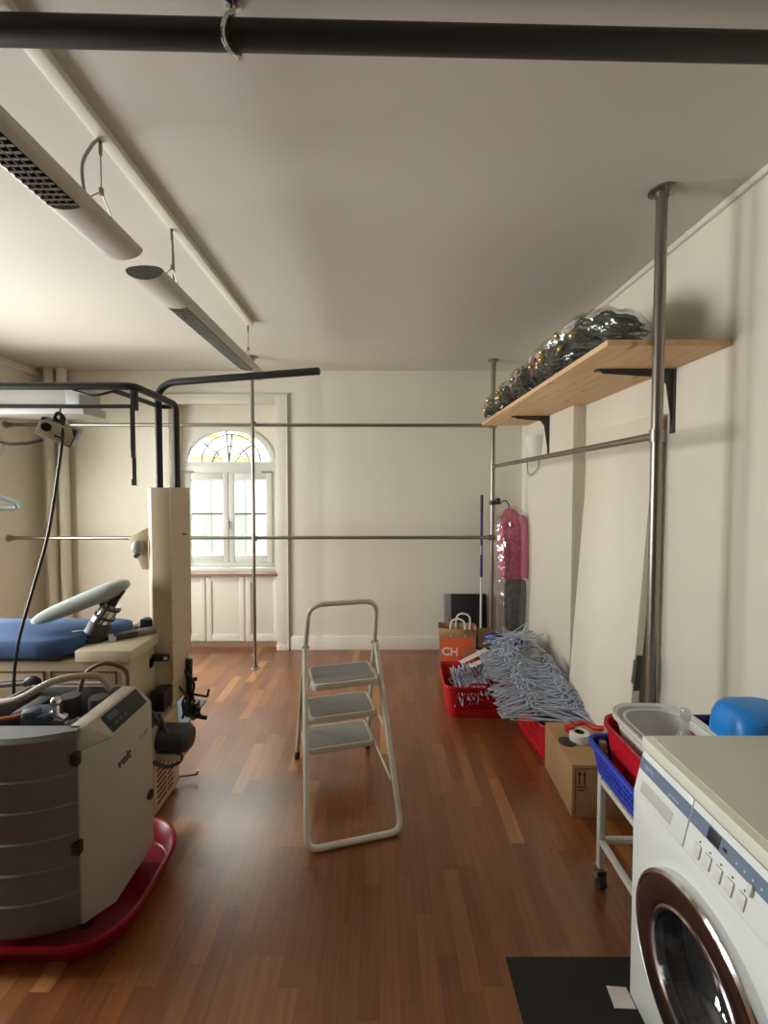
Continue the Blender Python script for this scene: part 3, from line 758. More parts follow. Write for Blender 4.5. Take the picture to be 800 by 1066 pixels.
# paper sleeves + blue cloth in the heap
for i, (x, y, z, rz, lb) in enumerate(((.80, 3.26, .345, 28, 'white paper strip, upper one, on the hangers of the farther basket'), (.93, 3.2, .375, 16, 'white paper strip lying across the hanger layers'), (.74, 3.36, .34, 34, 'pinkish paper strip beside the blue cloth on the hangers'))):
    m_ = Matrix.Translation((x, y, z)) @ E(8, -6, rz); pm = MB()
    pm.loft([[(-.15, -.02, 0), (.15, -.028, .004), (.15, .028, .004), (-.15, .02, 0)], [(-.15, -.02, .003), (.15, -.028, .01), (.15, .028, .01), (-.15, .02, .003)]], m=m_)
    tag(pm.build('paper_strip', 'paper'), lb, 'paper')
def lump(name, mt, c, s_, seed, label, cat):
    rings = []
    for i in range(1, 10):
        t_ = PI*i/10
        rings.append([(c[0]+s_[0]*math.sin(t_)*math.cos(a)*(1+.35*noise.noise((seed+math.cos(a)*1.6, math.sin(a)*1.6, t_))), c[1]+s_[1]*math.sin(t_)*math.sin(a)*(1+.35*noise.noise((seed+5+math.cos(a)*1.6, math.sin(a)*1.6, t_))), c[2]-s_[2]*math.cos(t_)) for a in [2*PI*q/18 for q in range(18)]])
    return tag(MB().loft(rings).build(name, mt), label, cat)
lump('blue_cloth', 'navy', (.95, 3.58, .40), (.07, .07, .06), 3, 'dark blue crumpled cloth at the back of the hanger heap', 'cloth')
lump('blue_cloth', 'navy', (1.1, 3.42, .43), (.05, .05, .03), 8, 'dark blue scrap of cloth tucked inside the hanger heap', 'cloth')

# ------------------------------------------------------------------ paper bag
pb = thing('paper_bag', 'brown kraft paper bag with orange print and white handles behind red basket', 'bag', (.68, 3.78, 0), rad(-6))
def bagloop(z, w_, d_, wob=0): return [(-w_/2, -d_/2, z), (0, -d_/2-wob, z), (w_/2, -d_/2, z), (w_/2+wob*.3, 0, z), (w_/2, d_/2, z), (0, d_/2+wob*.5, z), (-w_/2, d_/2, z), (-w_/2-wob*.2, 0, z)]
MB().loft([bagloop(0, .29, .15), bagloop(.2, .30, .155, .004), bagloop(.38, .315, .17, .008), bagloop(.45, .325, .18, .012)], cap1=False).build('bag_body', 'kraft', pb, local=True, solid=.002)
pv = [(x, (-.0775 if x else -.0815)-.0016-(z-.2)*(.0417 if x else .064), z) for z in (.08, .37) for x in (-.14, 0, .14)]
pvb = [(x, y+.001, z) for x, y, z in pv]
MB().add(pv+pvb, [(0, 1, 4, 3), (1, 2, 5, 4), (6, 9, 10, 7), (7, 10, 11, 8), (0, 3, 9, 6), (2, 8, 11, 5), (3, 4, 10, 9), (4, 5, 11, 10), (0, 6, 7, 1), (1, 7, 8, 2)]).build('print_panel', 'orange', pb, local=True)
for y in (-.085, .085):
    x0 = .0 if y < 0 else .06
    MB().tube(spline([(x0-.06, y, .38), (x0-.062, y, .46), (x0-.05, y, .515), (x0, y+.004, .535), (x0+.05, y, .515), (x0+.062, y, .46), (x0+.06, y, .38)], 5), .008, 8).build('handle', 'paper', pb, local=True)
o = text('lettering', 'CH', .10, 'paper', pb, WM[pb.name] @ axes((-.065, -.0855, .245), (1, -.03, 0), (0, -.05, 1), (-.03, -1, -.05)), .0008, .003)
tag(MB().box((.0, .0, 0), (.16, .008, .17), Matrix.Translation((.86, 3.74, .27)) @ E(-20, 8, 12)).build('card_flap', 'cardb'), 'small brown card piece sticking up between paper bag and blue cloth', 'card')

# dark panel behind the bag, broom
dp = thing('dark_panel', 'dark flat panel with silver side leaning on the back wall behind the paper bag', 'panel', (.87, 4.3, 0))
m_ = Matrix.Translation((.87, 4.29, 0)) @ Matrix.Rotation(rad(-7), 4, 'X')
MB().box((-.155, -.05, 0.02), (.20, 0.0, .60), m_).build('face_panel', 'screen', dp, bevel=.004)
MB().box((-.225, -.045, 0.0), (-.155, .0, .60), m_).build('side_strip', 'silver', dp, bevel=.004)
MB().box((-.225, -.046, 0.0), (.20, 0.0, .02), m_).build('foot_strip', 'silver', dp, bevel=.002)
br = thing('broom', 'upright broom with blue and black upper stick and white lower stick', 'broom', (1.02, 4.22, 0))
Bx = lambda z: (1.0+.012*z, 4.25+.05*z, z)
for z0_, z1_, mt, nm, r in ((.10, .78, 'white', 'stick_lower', .011), (.78, 1.0, 'navy', 'stick_collar', .014), (1.0, 1.1, 'silver', 'stick_ring', .013), (1.1, 1.42, 'navy', 'stick_upper', .014), (1.42, 1.60, 'blackpl', 'grip', .015)):
    MB().cyl(Bx(z0_), Bx(z1_), r, n=14).build(nm, mt, br)
bh = MB(); bh.prism([(.86, .10), (1.14, .10), (1.12, .13), (1.02, .145), (.98, .145), (.88, .13)], 4.225, 4.285, 'XZ'); bh.build('broom_head', 'navy', br, bevel=.005)
bb = MB()
for i in range(36):
    x = .87+.26*i/35
    for y in (4.235, 4.255, 4.275): bb.tube([(x, y, .105), (x+(x-1)*.15, y+(y-4.255)*.4, .0)], .0035, 4)
o = bb.build('bristles', 'darkcloth', br)

# ------------------------------------------------------------------ pink garment
gx, gy = 1.235, 4.02
gm = thing('hanging_garment', 'pink jacket over dark trousers in clear film hanging by the steel corner pole', 'clothing', (gx, gy, .4))
def sect(z, w_, d_, seed, x0=0, wob=.14, n=28, base=None):
    return [(gx+x0+w_/2*math.cos(a)*(1+wob*noise.noise((seed+math.cos(a)*2, math.sin(a)*2, z*2))), gy+d_/2*math.sin(a)*(1+2*wob*noise.noise((seed+9+math.cos(a)*3.2, math.sin(a)*3.2, z*1.2))), z) for a in [2*PI*q/n for q in range(n)]]
MB().loft([sect(z, w_, d_, 2, x0) for z, w_, d_, x0 in ((.79, .26, .13, 0), (.95, .26, .14, 0), (1.15, .25, .14, 0), (1.32, .235, .13, 0), (1.40, .20, .11, 0), (1.455, .12, .08, -.02), (1.475, .07, .06, -.03))]).build('jacket', 'pink', gm, sub=1)
sl = MB()
for sx, zb in ((-1, .86), (1, .84)):
    sl.tube(spline([(gx+sx*.06, gy-.02, 1.41), (gx+sx*.095, gy-.035, 1.3), (gx+sx*.10, gy-.05, 1.05), (gx+sx*.095, gy-.05, zb)], 5), [.03]+[.045]*5+[.043]*9+[.036], 12)
sl.build('sleeve', 'pink', gm)
MB().loft([sect(z, w_, d_, 5, .03, .3) for z, w_, d_ in ((.30, .19, .10), (.5, .2, .1), (.7, .2, .1), (.84, .2, .1))]).build('trousers', 'darkcloth', gm, sub=1)
MB().loft([sect(z, w_, d_, 7, 0, .22) for z, w_, d_ in ((.28, .28, .19), (.5, .30, .22), (.78, .33, .29), (1.1, .34, .30), (1.33, .32, .28), (1.43, .25, .20), (1.50, .07, .07))], cap0=False).build('film_cover', 'film', gm)
hk = MB(); hk.tube(spline([(gx-.03, gy, 1.45), (gx-.04, gy, 1.52), (gx-.075, gy+.01, 1.55), (gx-.10, gy+.02, 1.53)], 6), .006)
hk.tube(spline([(gx-.12, gy, 1.38), (gx-.03, gy, 1.455), (gx+.1, gy, 1.38)], 6), .009)
hk.build('coat_hanger', 'blackpl', gm)
MB().sphere((1.10, 4.035, 1.545), .03, 14, (.9, 1, 1.1)).build('collar_clip', 'blackpl', gm)
c_ = MB(); c_.lathe([(.03, -.02), (.03, .02), (.021, .02), (.021, -.02)], (PF[0], PF[1], 1.53), 'Z', 20); c_.tube(spline([(PF[0]+.02, PF[1]-.02, 1.53), (1.10, 4.035, 1.52), (1.13, 4.03, 1.525)], 4), .007); c_.build('pole_hook', 'black', fr)

# ------------------------------------------------------------------ cardboard box + tape dispenser
cbx = thing('cardboard_box', 'brown cardboard carton with two printed arrows beside the red basket', 'box', (1.14, 2.32, 0), rad(-2.5))
bw, bd, bhh = .165, .20, .265
c_ = MB(); c_.box((-bw, -bd, 0), (bw, bd, bhh)); c_.build('carton', 'cardb', cbx, local=True, bevel=.002)
f_ = MB(); f_.box((-bw-.0005, -bd-.001, bhh), (-.002, bd+.001, bhh+.003)); f_.box((.002, -bd-.001, bhh), (bw+.0005, bd+.001, bhh+.003)); f_.build('flap', 'cardb', cbx, local=True)
pr = MB()
for x in (-.128, -.103):
    pr.box((x-.003, -bd-.0012, .165), (x+.003, -bd, .225)); pr.prism([(x-.010, .215), (x+.010, .215), (x, .24)], -bd-.0012, -bd, 'XZ')
pr.box((-.142, -bd-.0012, .152), (-.09, -bd, .157)); pr.box((-.135, -bd-.0012, .136), (-.1, -bd, .142))
pr.box((-.15, -bd-.001, .02), (-.147, -bd, .25)); pr.box((-.15, -bd-.001, .247), (.15, -bd, .25))
pr.build('printed_arrows', 'ink', cbx, local=True)
td = thing('tape_dispenser', 'hand tape dispenser with white roll and red handle on the cardboard carton', 'tape dispenser', (1.1, 2.34, .269), rad(20))
MB().lathe([(.026, 0), (.05, 0), (.052, .004), (.052, .044), (.05, .048), (.026, .048)], (0, 0, 0), 'Z', 32, closed=True).build('tape_roll', 'white', td, local=True)
MB().lathe([(.0255, 0.001), (.0255, .047), (.02, .047), (.02, .001)], (0, 0, 0), 'Z', 24).build('roll_core', 'ink', td, local=True)
d_ = MB(); d_.tube(fillet([(-.03, .05, .05), (.03, .06, .055), (.09, .05, .055), (.10, -.01, .05)], .03), .012, 10); d_.box((-.045, .03, .03), (-.0, .065, .062)); d_.cyl((.095, .0, .05), (.12, -.05, .07), .014)
d_.build('dispenser_handle', 'red', td, local=True, bevel=.003)
MB().cyl((-.075, .01, 0), (-.075, .01, .004), .045, n=24).build('dark_opening_disc', 'blackpl', td, local=True)  # flat black disc standing in for the shaded opening in the carton top

# ------------------------------------------------------------------ trolley + tubs
tl = thing('white_trolley', 'white tubular metal trolley on casters between carton and washing machine', 'trolley', (1.17, 1.56, 0))
tx0, tx1, ty0, ty1 = .915, 1.40, 1.385, 1.742
for x in (tx0, tx1):
    for y in (ty0, ty1):
        lg = MB().box((x-.013, y-.013, .085), (x+.013, y+.013, .62 if y == ty1 else .53)).build('leg', 'white', tl, bevel=.004)
        cs = MB(); cs.box((x-.02, y-.02, .08), (x+.02, y+.02, .086)); cs.box((x-.02, y-.012, .03), (x-.016, y+.012, .084)); cs.box((x+.016, y-.012, .03), (x+.02, y+.012, .084)); cs.cyl((x-.022, y, .03), (x+.022, y, .03), .006); cs.box((x-.035, y-.03, .06), (x-.02, y+.0, .066))
        c2 = cs.build('caster', 'steel', lg); MB().cyl((x-.014, y, .03), (x+.014, y, .03), .029, n=24).build('wheel', 'darkgrey', c2)
for z in (.50, .455, .20):
    q = MB()
    for x in (tx0, tx1): q.box((x-.011, ty0, z-.011), (x+.011, ty1, z+.011))
    for y in (ty0, ty1): q.box((tx0, y-.011, z-.011), (tx1, y+.011, z+.011))
    q.build('frame_rail', 'white', tl, bevel=.003)
q = MB().box((tx0, ty0, .508), (tx1, ty1, .514)); q.build('shelf_plate', 'lidedge', tl)
bk = thing('blue_basket', 'bright blue plastic basket on the white trolley under the red one', 'basket', (1.05, 1.63, .515))
basket_mesh(bk, 1.035, 1.555, .35, .40, .115, 'bluepl', z0=.5145, flare=.9, rows=9, N=120, holes=(2, 6), r=.05, rim=.011)
rb = thing('red_tub', 'red plastic tub nested in the blue basket on the trolley', 'tub', (1.06, 1.62, .53))
def tub(t, cx, cy, w_, d_, h_, z0, mt, nm, fl=.85, r=.08, th=.004, rim=.02):
    o_ = []; 
    for k, f in ((0, fl), (.08, fl+.03), (1, 1.0)): o_.append(rrect(cx, cy, w_*f, d_*f, r*f, z0+h_*k, 8))
    o_.append(rrect(cx, cy, w_+rim, d_+rim, r+rim/2, z0+h_+.004, 8)); o_.append(rrect(cx, cy, w_+rim, d_+rim, r+rim/2, z0+h_-.012, 8))
    MB().loft(o_, cap1=False).build(nm, mt, t, solid=th, angle=50)
tub(rb, 1.045, 1.555, .29, .375, .185, .54, 'red', 'tub_body')
wt = thing('white_tub', 'oblong off-white plastic tub stacked inside the red tub', 'tub', (1.06, 1.62, .6))
tub(wt, 1.062, 1.555, .275, .345, .16, .612, 'white', 'tub_body', .8, .09, .004, .026)
MB().tube(resample(rrect(1.068, 1.55, .245, .315, .085, .765), 60), .006, 8, closed=True).build('inner_rim', 'white', wt)
bo = thing('clear_bottle', 'clear plastic bottle neck standing in the off-white tub', 'bottle', (1.07, 1.475, .61))
MB().lathe([(.001, .612), (.03, .612), (.034, .62), (.034, .74), (.028, .79), (.016, .825), (.0135, .84), (.0135, .87)], (1.045, 1.455, 0), 'Z', 24).build('bottle_body', 'clear', bo)
MB().lathe([(.0165, .865), (.017, .885), (.013, .9), (.001, .902)], (1.045, 1.455, 0), 'Z', 20).build('cap', 'clear', bo)
nb = thing('navy_basket', 'navy plastic basket at the back of the trolley behind the blue jerrycan', 'basket', (1.31, 1.75, .515))
basket_mesh(nb, 1.315, 1.665, .16, .13, .21, 'navy', z0=.5145, flare=.9, rows=12, N=72, r=.03, rim=.008, handles=False)
# blue jerrycan
jc = thing('blue_jerrycan', 'large blue plastic jerrycan standing behind the washing machine', 'jerrycan', (1.315, 1.5, .515))
jx, jy = 1.318, 1.488
rings = []
for z, w_, d_, r, oy in ((.516, .2, .16, .03, 0), (.53, .225, .185, .04, 0), (.80, .228, .188, .045, 0), (.845, .222, .182, .05, 0), (.875, .205, .165, .05, 0), (.893, .18, .14, .05, 0), (.90, .13, .10, .04, 0)):
    rings.append(rrect(jx, jy+oy, w_, d_, r, z, 6))
can = MB().loft(rings).build('can_body', 'jug', jc, angle=60)
cut = MB().sphere((jx+.03, jy-.085, .862), .06, 28, (1.2, .8, .32)).build('cut', 'jug', jc)
md = can.modifiers.new('cut', 'BOOLEAN'); md.object = cut; md.operation = 'DIFFERENCE'; md.solver = 'EXACT'
bpy.context.view_layer.update()
nm_ = bpy.data.meshes.new_from_object(can.evaluated_get(bpy.context.evaluated_depsgraph_get()))
can.modifiers.clear(); can.data = nm_; bpy.data.objects.remove(cut)
nm_.set_sharp_from_angle(angle=rad(60))
MB().lathe([(.022, .89), (.022, .9), (.026, .9), (.026, .93), (.022, .934)], (jx+.075, jy-.04, 0), 'Z', 20).build('screw_cap', 'navy', jc)

# ------------------------------------------------------------------ steam generator in red tray
tr = thing('drip_tray', 'shallow dark red plastic tray under the steam generator', 'tray', (-1.26, 1.72, 0))
o_ = [rrect(-1.275, 1.71, .66, .50, .15, .003, 10), rrect(-1.275, 1.71, .68, .52, .16, .012, 10), rrect(-1.275, 1.71, .715, .565, .19, .085, 10), rrect(-1.275, 1.71, .745, .595, .20, .092, 10), rrect(-1.275, 1.71, .755, .605, .205, .08, 10)]
MB().loft(o_, cap1=False).build('tray_body', 'trayred', tr, solid=.004, angle=60)
sg = thing('steam_generator', 'grey and beige steam generator cabinet with slanted black control panel', 'steam generator', (-1.26, 1.7, .01))
gx0, gx1, gy1 = -1.53, -1.0, 1.86
cf = [(-1.055, 1.495)]           # plan of the bowed grey front
front = [(-1.072+(gx0+1.072)*k/14, 1.493-.062*math.sin(PI*k/14)**.8) for k in range(15)]
zs = [.093, .11]
NR = 6
prof = []
for q in range(NR+1):
    z = .11+(.76-.11)*q/NR
    prof += [(z, 0)] if q in (0, NR) else [(z-.007, 0), (z-.003, .006), (z+.003, .006), (z+.007, 0)]
prof = [(.093, -.01)]+prof+[(.785, -.002), (.80, -.016)]
rings = []
for z, d in prof:
    sc = 1+d/.4; cxm = (-1.072+gx0)/2
    rings.append([(cxm+(x-cxm)*(1+d*.3), y-d*(1 if 0 < i < 14 else .3), z) for i, (x, y) in enumerate(front)]+[(gx0+.01, 1.53, z), (-1.08, 1.53, z)])
MB().loft(rings).build('front_cover', 'gengrey', sg, angle=30)
plan = [(-1.0, gy1), (-1.0, 1.585), (-1.068, 1.497), (-1.085, 1.497), (-1.085, gy1)]
MB().loft([[(x, y, .09) for x, y in plan], [(x, y, .725) for x, y in plan]]).build('side_panel', 'gencream', sg, bevel=.004)
co = MB(); lo = [(-1.0, 1.585), (-1.068, 1.497), (-1.08, 1.497), (-1.12, 1.50), (-1.12, gy1), (-1.0, gy1)]
hi = [(-1.062, 1.53), (-1.066, 1.52), (-1.07, 1.515), (-1.12, 1.515), (-1.12, gy1-.01), (-1.062, gy1-.01)]
co.loft([[(x, y, .7255) for x, y in lo], [(x, y, .80) for x, y in hi]]); con = co.build('console', 'gencream', sg, bevel=.005)
n_ = Vector((.075, 0, .062)).normalized(); sv = Vector((-.062, 0, .075))
def cpt(s_, y, off): q = Vector((-1.0, y, .7255))+sv*s_+n_*off; return (q.x, q.y, q.z)
def cbox(s0, s1, y0, y1, o0, o1):
    vs = [cpt(s0, y0, o0), cpt(s0, y1, o0), cpt(s1, y1, o0), cpt(s1, y0, o0), cpt(s0, y0, o1), cpt(s0, y1, o1), cpt(s1, y1, o1), cpt(s1, y0, o1)]
    return MB().add(vs, [(0,3,2,1),(4,5,6,7),(0,1,5,4),(1,2,6,5),(2,3,7,6),(3,0,4,7)])
cpn = cbox(.12, .90, 1.60, 1.835, .0, .003).build('control_panel', 'screen', con, bevel=.001)
for k in range(3): cbox(.3+.0*k, .42, 1.63+.03*k, 1.648+.03*k, .003, .0045).build('button', 'valve', con)
cbox(.55, .8, 1.62, 1.68, .003, .004).build('display', 'valve', con)
bx_ = MB(); bx_.box((gx0, 1.53, .09), (-1.07, gy1, .68)); bx_.box((gx0, 1.53, .68), (gx0+.02, gy1, .80)); bx_.box((gx0, gy1-.02, .68), (-1.11, gy1, .80)); bx_.build('housing', 'gengrey', sg, bevel=.003)
for z in (.705, .385):
    MB().box((-1.082, 1.474, z-.022), (-1.058, 1.500, z+.022)).build('hinge_clip', 'blackpl', sg, bevel=.003)
MB().cyl((-1.001, 1.83, .33), (-.992, 1.83, .33), .021, n=24).build('lock_knob', 'blackpl', sg)
rx = ((0, 1, 0), (0, 0, 1), (1, 0, 0))
text('lettering', 'veit', .058, 'logo', sg, axes((-.9995, 1.655, .60), *rx), .0004, .0015)
text('lettering', 'SG 67', .028, 'faint', sg, axes((-.9995, 1.79, .62), *rx), .0003)
for x in (gx0+.06, -1.1):
    for y in (1.57, 1.82):
        w_ = MB(); w_.cyl((x-.012, y, .044), (x+.012, y, .044), .03, n=20); w_.cyl((x, y, .06), (x, y, .095), .012); w_.build('caster', 'blackpl', sg)
vb = MB(); vb.box((-1.36, 1.60, .69), (-1.27, 1.70, .795)); vb.cyl((-1.33, 1.62, .79), (-1.33, 1.62, .815), .03); vb.build('valve_block', 'valve', sg, bevel=.006)
v2 = MB(); v2.cyl((-1.235, 1.62, .70), (-1.235, 1.62, .84), .012); v2.sphere((-1.235, 1.62, .845), .02); v2.cyl((-1.26, 1.62, .80), (-1.20, 1.62, .775), .013); v2.cyl((-1.235, 1.60, .76), (-1.235, 1.66, .76), .02); v2.build('safety_valve', 'chrome', sg)
MB().box((-1.44, 1.65, .675), (-1.38, 1.8, .78)).build('pump_housing', 'darkgrey', sg, bevel=.005)
MB().box((-1.2, 1.56, .675), (-1.13, 1.68, .755)).build('terminal_box', 'darkgrey', sg, bevel=.005)
MB().cyl((-1.16, 1.75, .675), (-1.16, 1.75, .80), .035).build('capacitor', 'darkgrey', sg)
MB().cyl((-1.30, 1.78, .675), (-1.30, 1.78, .79), .04).build('pressure_vessel', 'darkgrey', sg)
MB().cyl((-1.165, 1.60, .757), (-1.165, 1.60, .775), .024, n=20).build('pressure_gauge', 'chrome', sg)
MB().tube(spline([(-1.60, 1.70, .80), (-1.45, 1.69, .815), (-1.33, 1.74, .87), (-1.2, 1.80, .865), (-1.15, 1.82, .80)]), .014).build('hose', 'hose', sg)
MB().tube(spline([(-1.52, 1.58, .845), (-1.45, 1.575, .80), (-1.40, 1.60, .79), (-1.34, 1.63, .795)]), .009).build('copper_pipe', 'copper', sg)
MB().tube(spline([(-1.29, 1.82, .78), (-1.27, 1.84, .86), (-1.2, 1.86, .895), (-1.12, 1.87, .86), (-1.10, 1.85, .79)]), .009).build('brown_hose', 'brown', sg)
MB().tube(spline([(-1.42, 1.57, .72), (-1.33, 1.555, .77), (-1.2, 1.56, .745), (-1.14, 1.6, .72)]), .01).build('blue_hose', 'valve', sg)

# ------------------------------------------------------------------ ironing table
it = thing('ironing_table', 'cream vacuum ironing table with blue board, tall column and black tube frame', 'ironing table', (-1.8, 2.27, 0))
c_ = MB(); c_.box((-2.7, 2.07, .06), (-1.22, 2.48, .82)); cab = c_.build('cabinet', 'cream', it, bevel=.01)
fr_ = MB()
for (x0, x1) in ((-2.05, -1.63), (-1.60, -1.28)):
    fr_.box((x0, 2.064, .765), (x1, 2.071, .77)); fr_.box((x0, 2.064, .5), (x0+.005, 2.071, .77)); fr_.box((x1-.005, 2.064, .5), (x1, 2.071, .77))
fr_.build('panel_seam', 'brown', cab)
lv = MB()
for k in range(4): lv.tube([(-1.57, 2.066, .74-.025*k), (-1.33, 2.066, .74-.025*k)], .006, 8)
lv.build('louvre', 'cream', cab)
MB().box((-1.47, 2.05, .822), (-1.195, 2.5, .878)).build('worktop', 'creamlt', it, bevel=.006)
for x in (-2.6, -1.3):
    for y in (2.1, 2.44): MB().cyl((x, y, 0), (x, y, .065), .02).build('foot', 'blackpl', it)
# grille box low on the right
g_ = MB().box((-1.32, 2.10, .02), (-1.125, 2.37, .46)).build('blower_box', 'cream', it, bevel=.006)
gs = MB()
for k in range(12):
    z = .06+.028*k; gs.box((-1.126, 2.13, z), (-1.1225, 2.22, z+.012)); gs.box((-1.126, 2.235, z), (-1.1225, 2.29, z+.012))
gs.build('grille', 'brown', g_)
MB().box((-1.126, 2.33, .18), (-1.118, 2.355, .24)).build('latch', 'blackpl', g_)
MB().tube(fillet([(-1.13, 2.36, .05), (-1.09, 2.4, .03), (-1.04, 2.4, .035), (-1.035, 2.4, .06)], .02), .006).build('foot_lever', 'steel', g_)
# motor
mo = MB(); mo.cyl((-1.12, 2.17, .385), (-.985, 2.17, .385), .068, n=32); mo.cyl((-.985, 2.17, .385), (-.965, 2.17, .385), .068, .05, n=32); mo.build('fan_motor', 'darkgrey', it)
m2 = MB(); m2.box((-1.12, 2.12, .29), (-1.0, 2.24, .325)); m2.build('motor_mount', 'cream', it)
m3 = MB(); m3.lathe([(.05, 0), (.085, .0), (.085, .05), (.05, .05)], (-1.19, 2.10, .43), 'X', 28); m3.build('fan_housing', 'blackpl', it)
cb_ = MB()
for pts in ([(-1.12, 2.15, .52), (-1.05, 2.12, .40), (-1.0, 2.13, .30), (-1.06, 2.11, .27), (-1.13, 2.1, .30)], [(-1.2, 2.1, .62), (-1.13, 2.1, .55), (-1.10, 2.14, .44)]): cb_.tube(spline(pts), .009)
cb_.build('motor_cable', 'darkgrey', it)
lk = MB()
for a, b_, r in (((-1.10, 2.46, .68), (-1.11, 2.46, .34), .018), ((-1.10, 2.46, .55), (-1.06, 2.46, .56), .012), ((-1.12, 2.42, .42), (-1.03, 2.44, .39), .012), ((-1.08, 2.46, .47), (-1.0, 2.46, .455), .007), ((-1.0, 2.46, .455), (-.99, 2.46, .50), .007), ((-1.13, 2.45, .36), (-1.0, 2.45, .335), .012), ((-1.13, 2.47, .40), (-1.06, 2.47, .33), .02)): lk.cyl(a, b_, r, n=10)
lk.box((-1.13, 2.42, .38), (-1.05, 2.48, .43)); lk.box((-1.19, 2.2, .50), (-1.12, 2.3, .60)); [lk.tube(spline(p_), .008, 8) for p_ in ([(-1.12, 2.44, .62), (-1.06, 2.42, .55), (-1.08, 2.45, .46), (-1.03, 2.43, .36)], [(-1.14, 2.4, .55), (-1.08, 2.38, .48), (-1.1, 2.36, .38)], [(-1.10, 2.47, .5), (-1.13, 2.43, .42), (-1.06, 2.42, .34)])]; lk.build('linkage', 'blackpl', it, bevel=.003)
# column: plan with chamfered left side
plan = [(-1.122, 2.30), (-1.122, 2.535), (-1.28, 2.535), (-1.28, 2.38), (-1.222, 2.30)]
cl = MB(); cl.loft([[(x, y, .72) for x, y in plan], [(x, y, 1.662) for x, y in plan]]); col = cl.build('column', 'cream', it, bevel=.003)
sp_ = MB(); sp_.prism([(2.302, .62), (2.30, 1.663), (2.537, 1.663), (2.537, .80), (2.44, .56)], -1.1225, -1.1185, 'YZ'); sp_.build('side_cover', 'cream', col)
rv = MB()
for y in (2.315, 2.523):
    for z in (.82, 1.05, 1.28, 1.5, 1.62): rv.cyl((-1.119, y, z), (-1.116, y, z), .004, n=8)
rv.build('rivet', 'steel', col)
MB().cyl((-1.118, 2.44, 1.40), (-1.095, 2.44, 1.40), .006).build('screw', 'steel', col)
MB().prism([(-1.222, .47), (-1.13, .47), (-1.13, .72), (-1.222, .72)], 2.31, 2.50, 'XZ').build('column_base', 'cream', it)
hb = MB(); hb.box((-1.235, 2.275, .735), (-1.13, 2.292, .77)); hb.box((-1.25, 2.25, .70), (-1.22, 2.30, .76)); hb.build('lock_lever', 'blackpl', it, bevel=.004)
MB().box((-1.155, 2.272, .745), (-1.135, 2.277, .76)).build('lever_slot', 'white', it)
# switch bracket left of the column
sb = MB(); sb.prism([(-1.285, 1.44), (-1.285, 1.21), (-1.315, 1.21), (-1.385, 1.385)], 2.37, 2.385, 'XZ'); so = sb.build('switch_plate', 'cream', it, bevel=.002)
MB().sphere((-1.325, 2.355, 1.335), .035, 16, (1, .7, 1.2)).build('switch_knob', 'grey', so)
MB().cyl((-1.325, 2.36, 1.30), (-1.325, 2.33, 1.29), .012).build('switch_button', 'darkgrey', so)
# tube frame
Z1 = 2.135
t_ = .0185
MB().tube(fillet([(-1.165, 2.48, 1.60), (-1.165, 2.48, Z1), (-1.165, 2.06, Z1+.005), (-2.75, 2.06, Z1+.005)], .045, 6), t_, 12).build('frame_tube', 'black', it)
MB().tube([(-2.75, 2.06, 2.045), (-1.16, 2.06, 2.045)], .0095, 10).build('cross_bar', 'black', it)
MB().tube(fillet([(-1.26, 2.07, 2.12), (-1.26, 2.49, 2.125), (-1.17, 2.49, 2.125)], .03), .013, 10).build('brace', 'black', it)
bk_ = MB(); bk_.box((-1.176, 2.045, 2.025), (-1.15, 2.075, 2.12)); bk_.build('corner_bracket', 'black', it, bevel=.004)
MB().tube([(-2.2, 2.06, Z1-.01), (-2.2, 2.06, Z1+.035)], .015).build('tube_clip', 'black', it)
MB().tube(fillet([(-1.255, 2.46, 1.60), (-1.255, 2.46, 2.205), (-1.18, 2.44, 2.25), (-.315, 2.25, 2.262)], .08, 8), [.0235]*10+[.0175]*8+[.016]*2 if False else .0195, 12).build('swing_arm', 'black', it)
st_ = MB(); st_.box((-1.168, 2.03, 1.83), (-1.148, 2.036, 2.05)); st_.box((-1.162, 2.03, 1.70), (-1.146, 2.036, 1.80)); stp = st_.build('hanging_strap', 'black', it)
s2 = MB(); s2.box((-1.166, 2.028, 1.80), (-1.146, 2.038, 1.83)); s2.box((-1.166, 2.028, 1.67), (-1.144, 2.038, 1.70)); s2.build('strap_buckle', 'chrome', stp)
MB().tube(spline([(-1.45, 2.06, 2.12), (-1.35, 2.05, 2.095), (-1.25, 2.05, 2.115)]), .006).build('cable_loop', 'blackpl', it)
# blue board
pts = [(-2.75, 2.03), (-1.62, 2.03), (-1.52, 2.07), (-1.43, 2.2), (-1.37, 2.34), (-1.38, 2.40), (-1.45, 2.42), (-2.75, 2.42)]
P3 = [(x, y, 0) for x, y in pts]; P3 = resample(P3, 80)
rings = []
for z, k in ((.858, .985), (.868, .997), (.915, 1.0), (.935, .99), (.944, .97)):
    rings.append([(-2.05+(x+2.05)*k, 2.22+(y-2.22)*(1-(1-k)*3), z-.014) for x, y, _ in P3])
MB().loft(rings).build('ironing_board', 'blue', it, angle=60)
MB().box((-2.75, 2.05, .825), (-1.55, 2.42, .86)).build('board_tray', 'darkgrey', it, bevel=.005)
MB().box((0, 0, 0), (.07, .018, .002), Matrix.Translation((-1.56, 2.16, .9305)) @ E(0, 0, 25)).build('label', 'bluelbl', it)
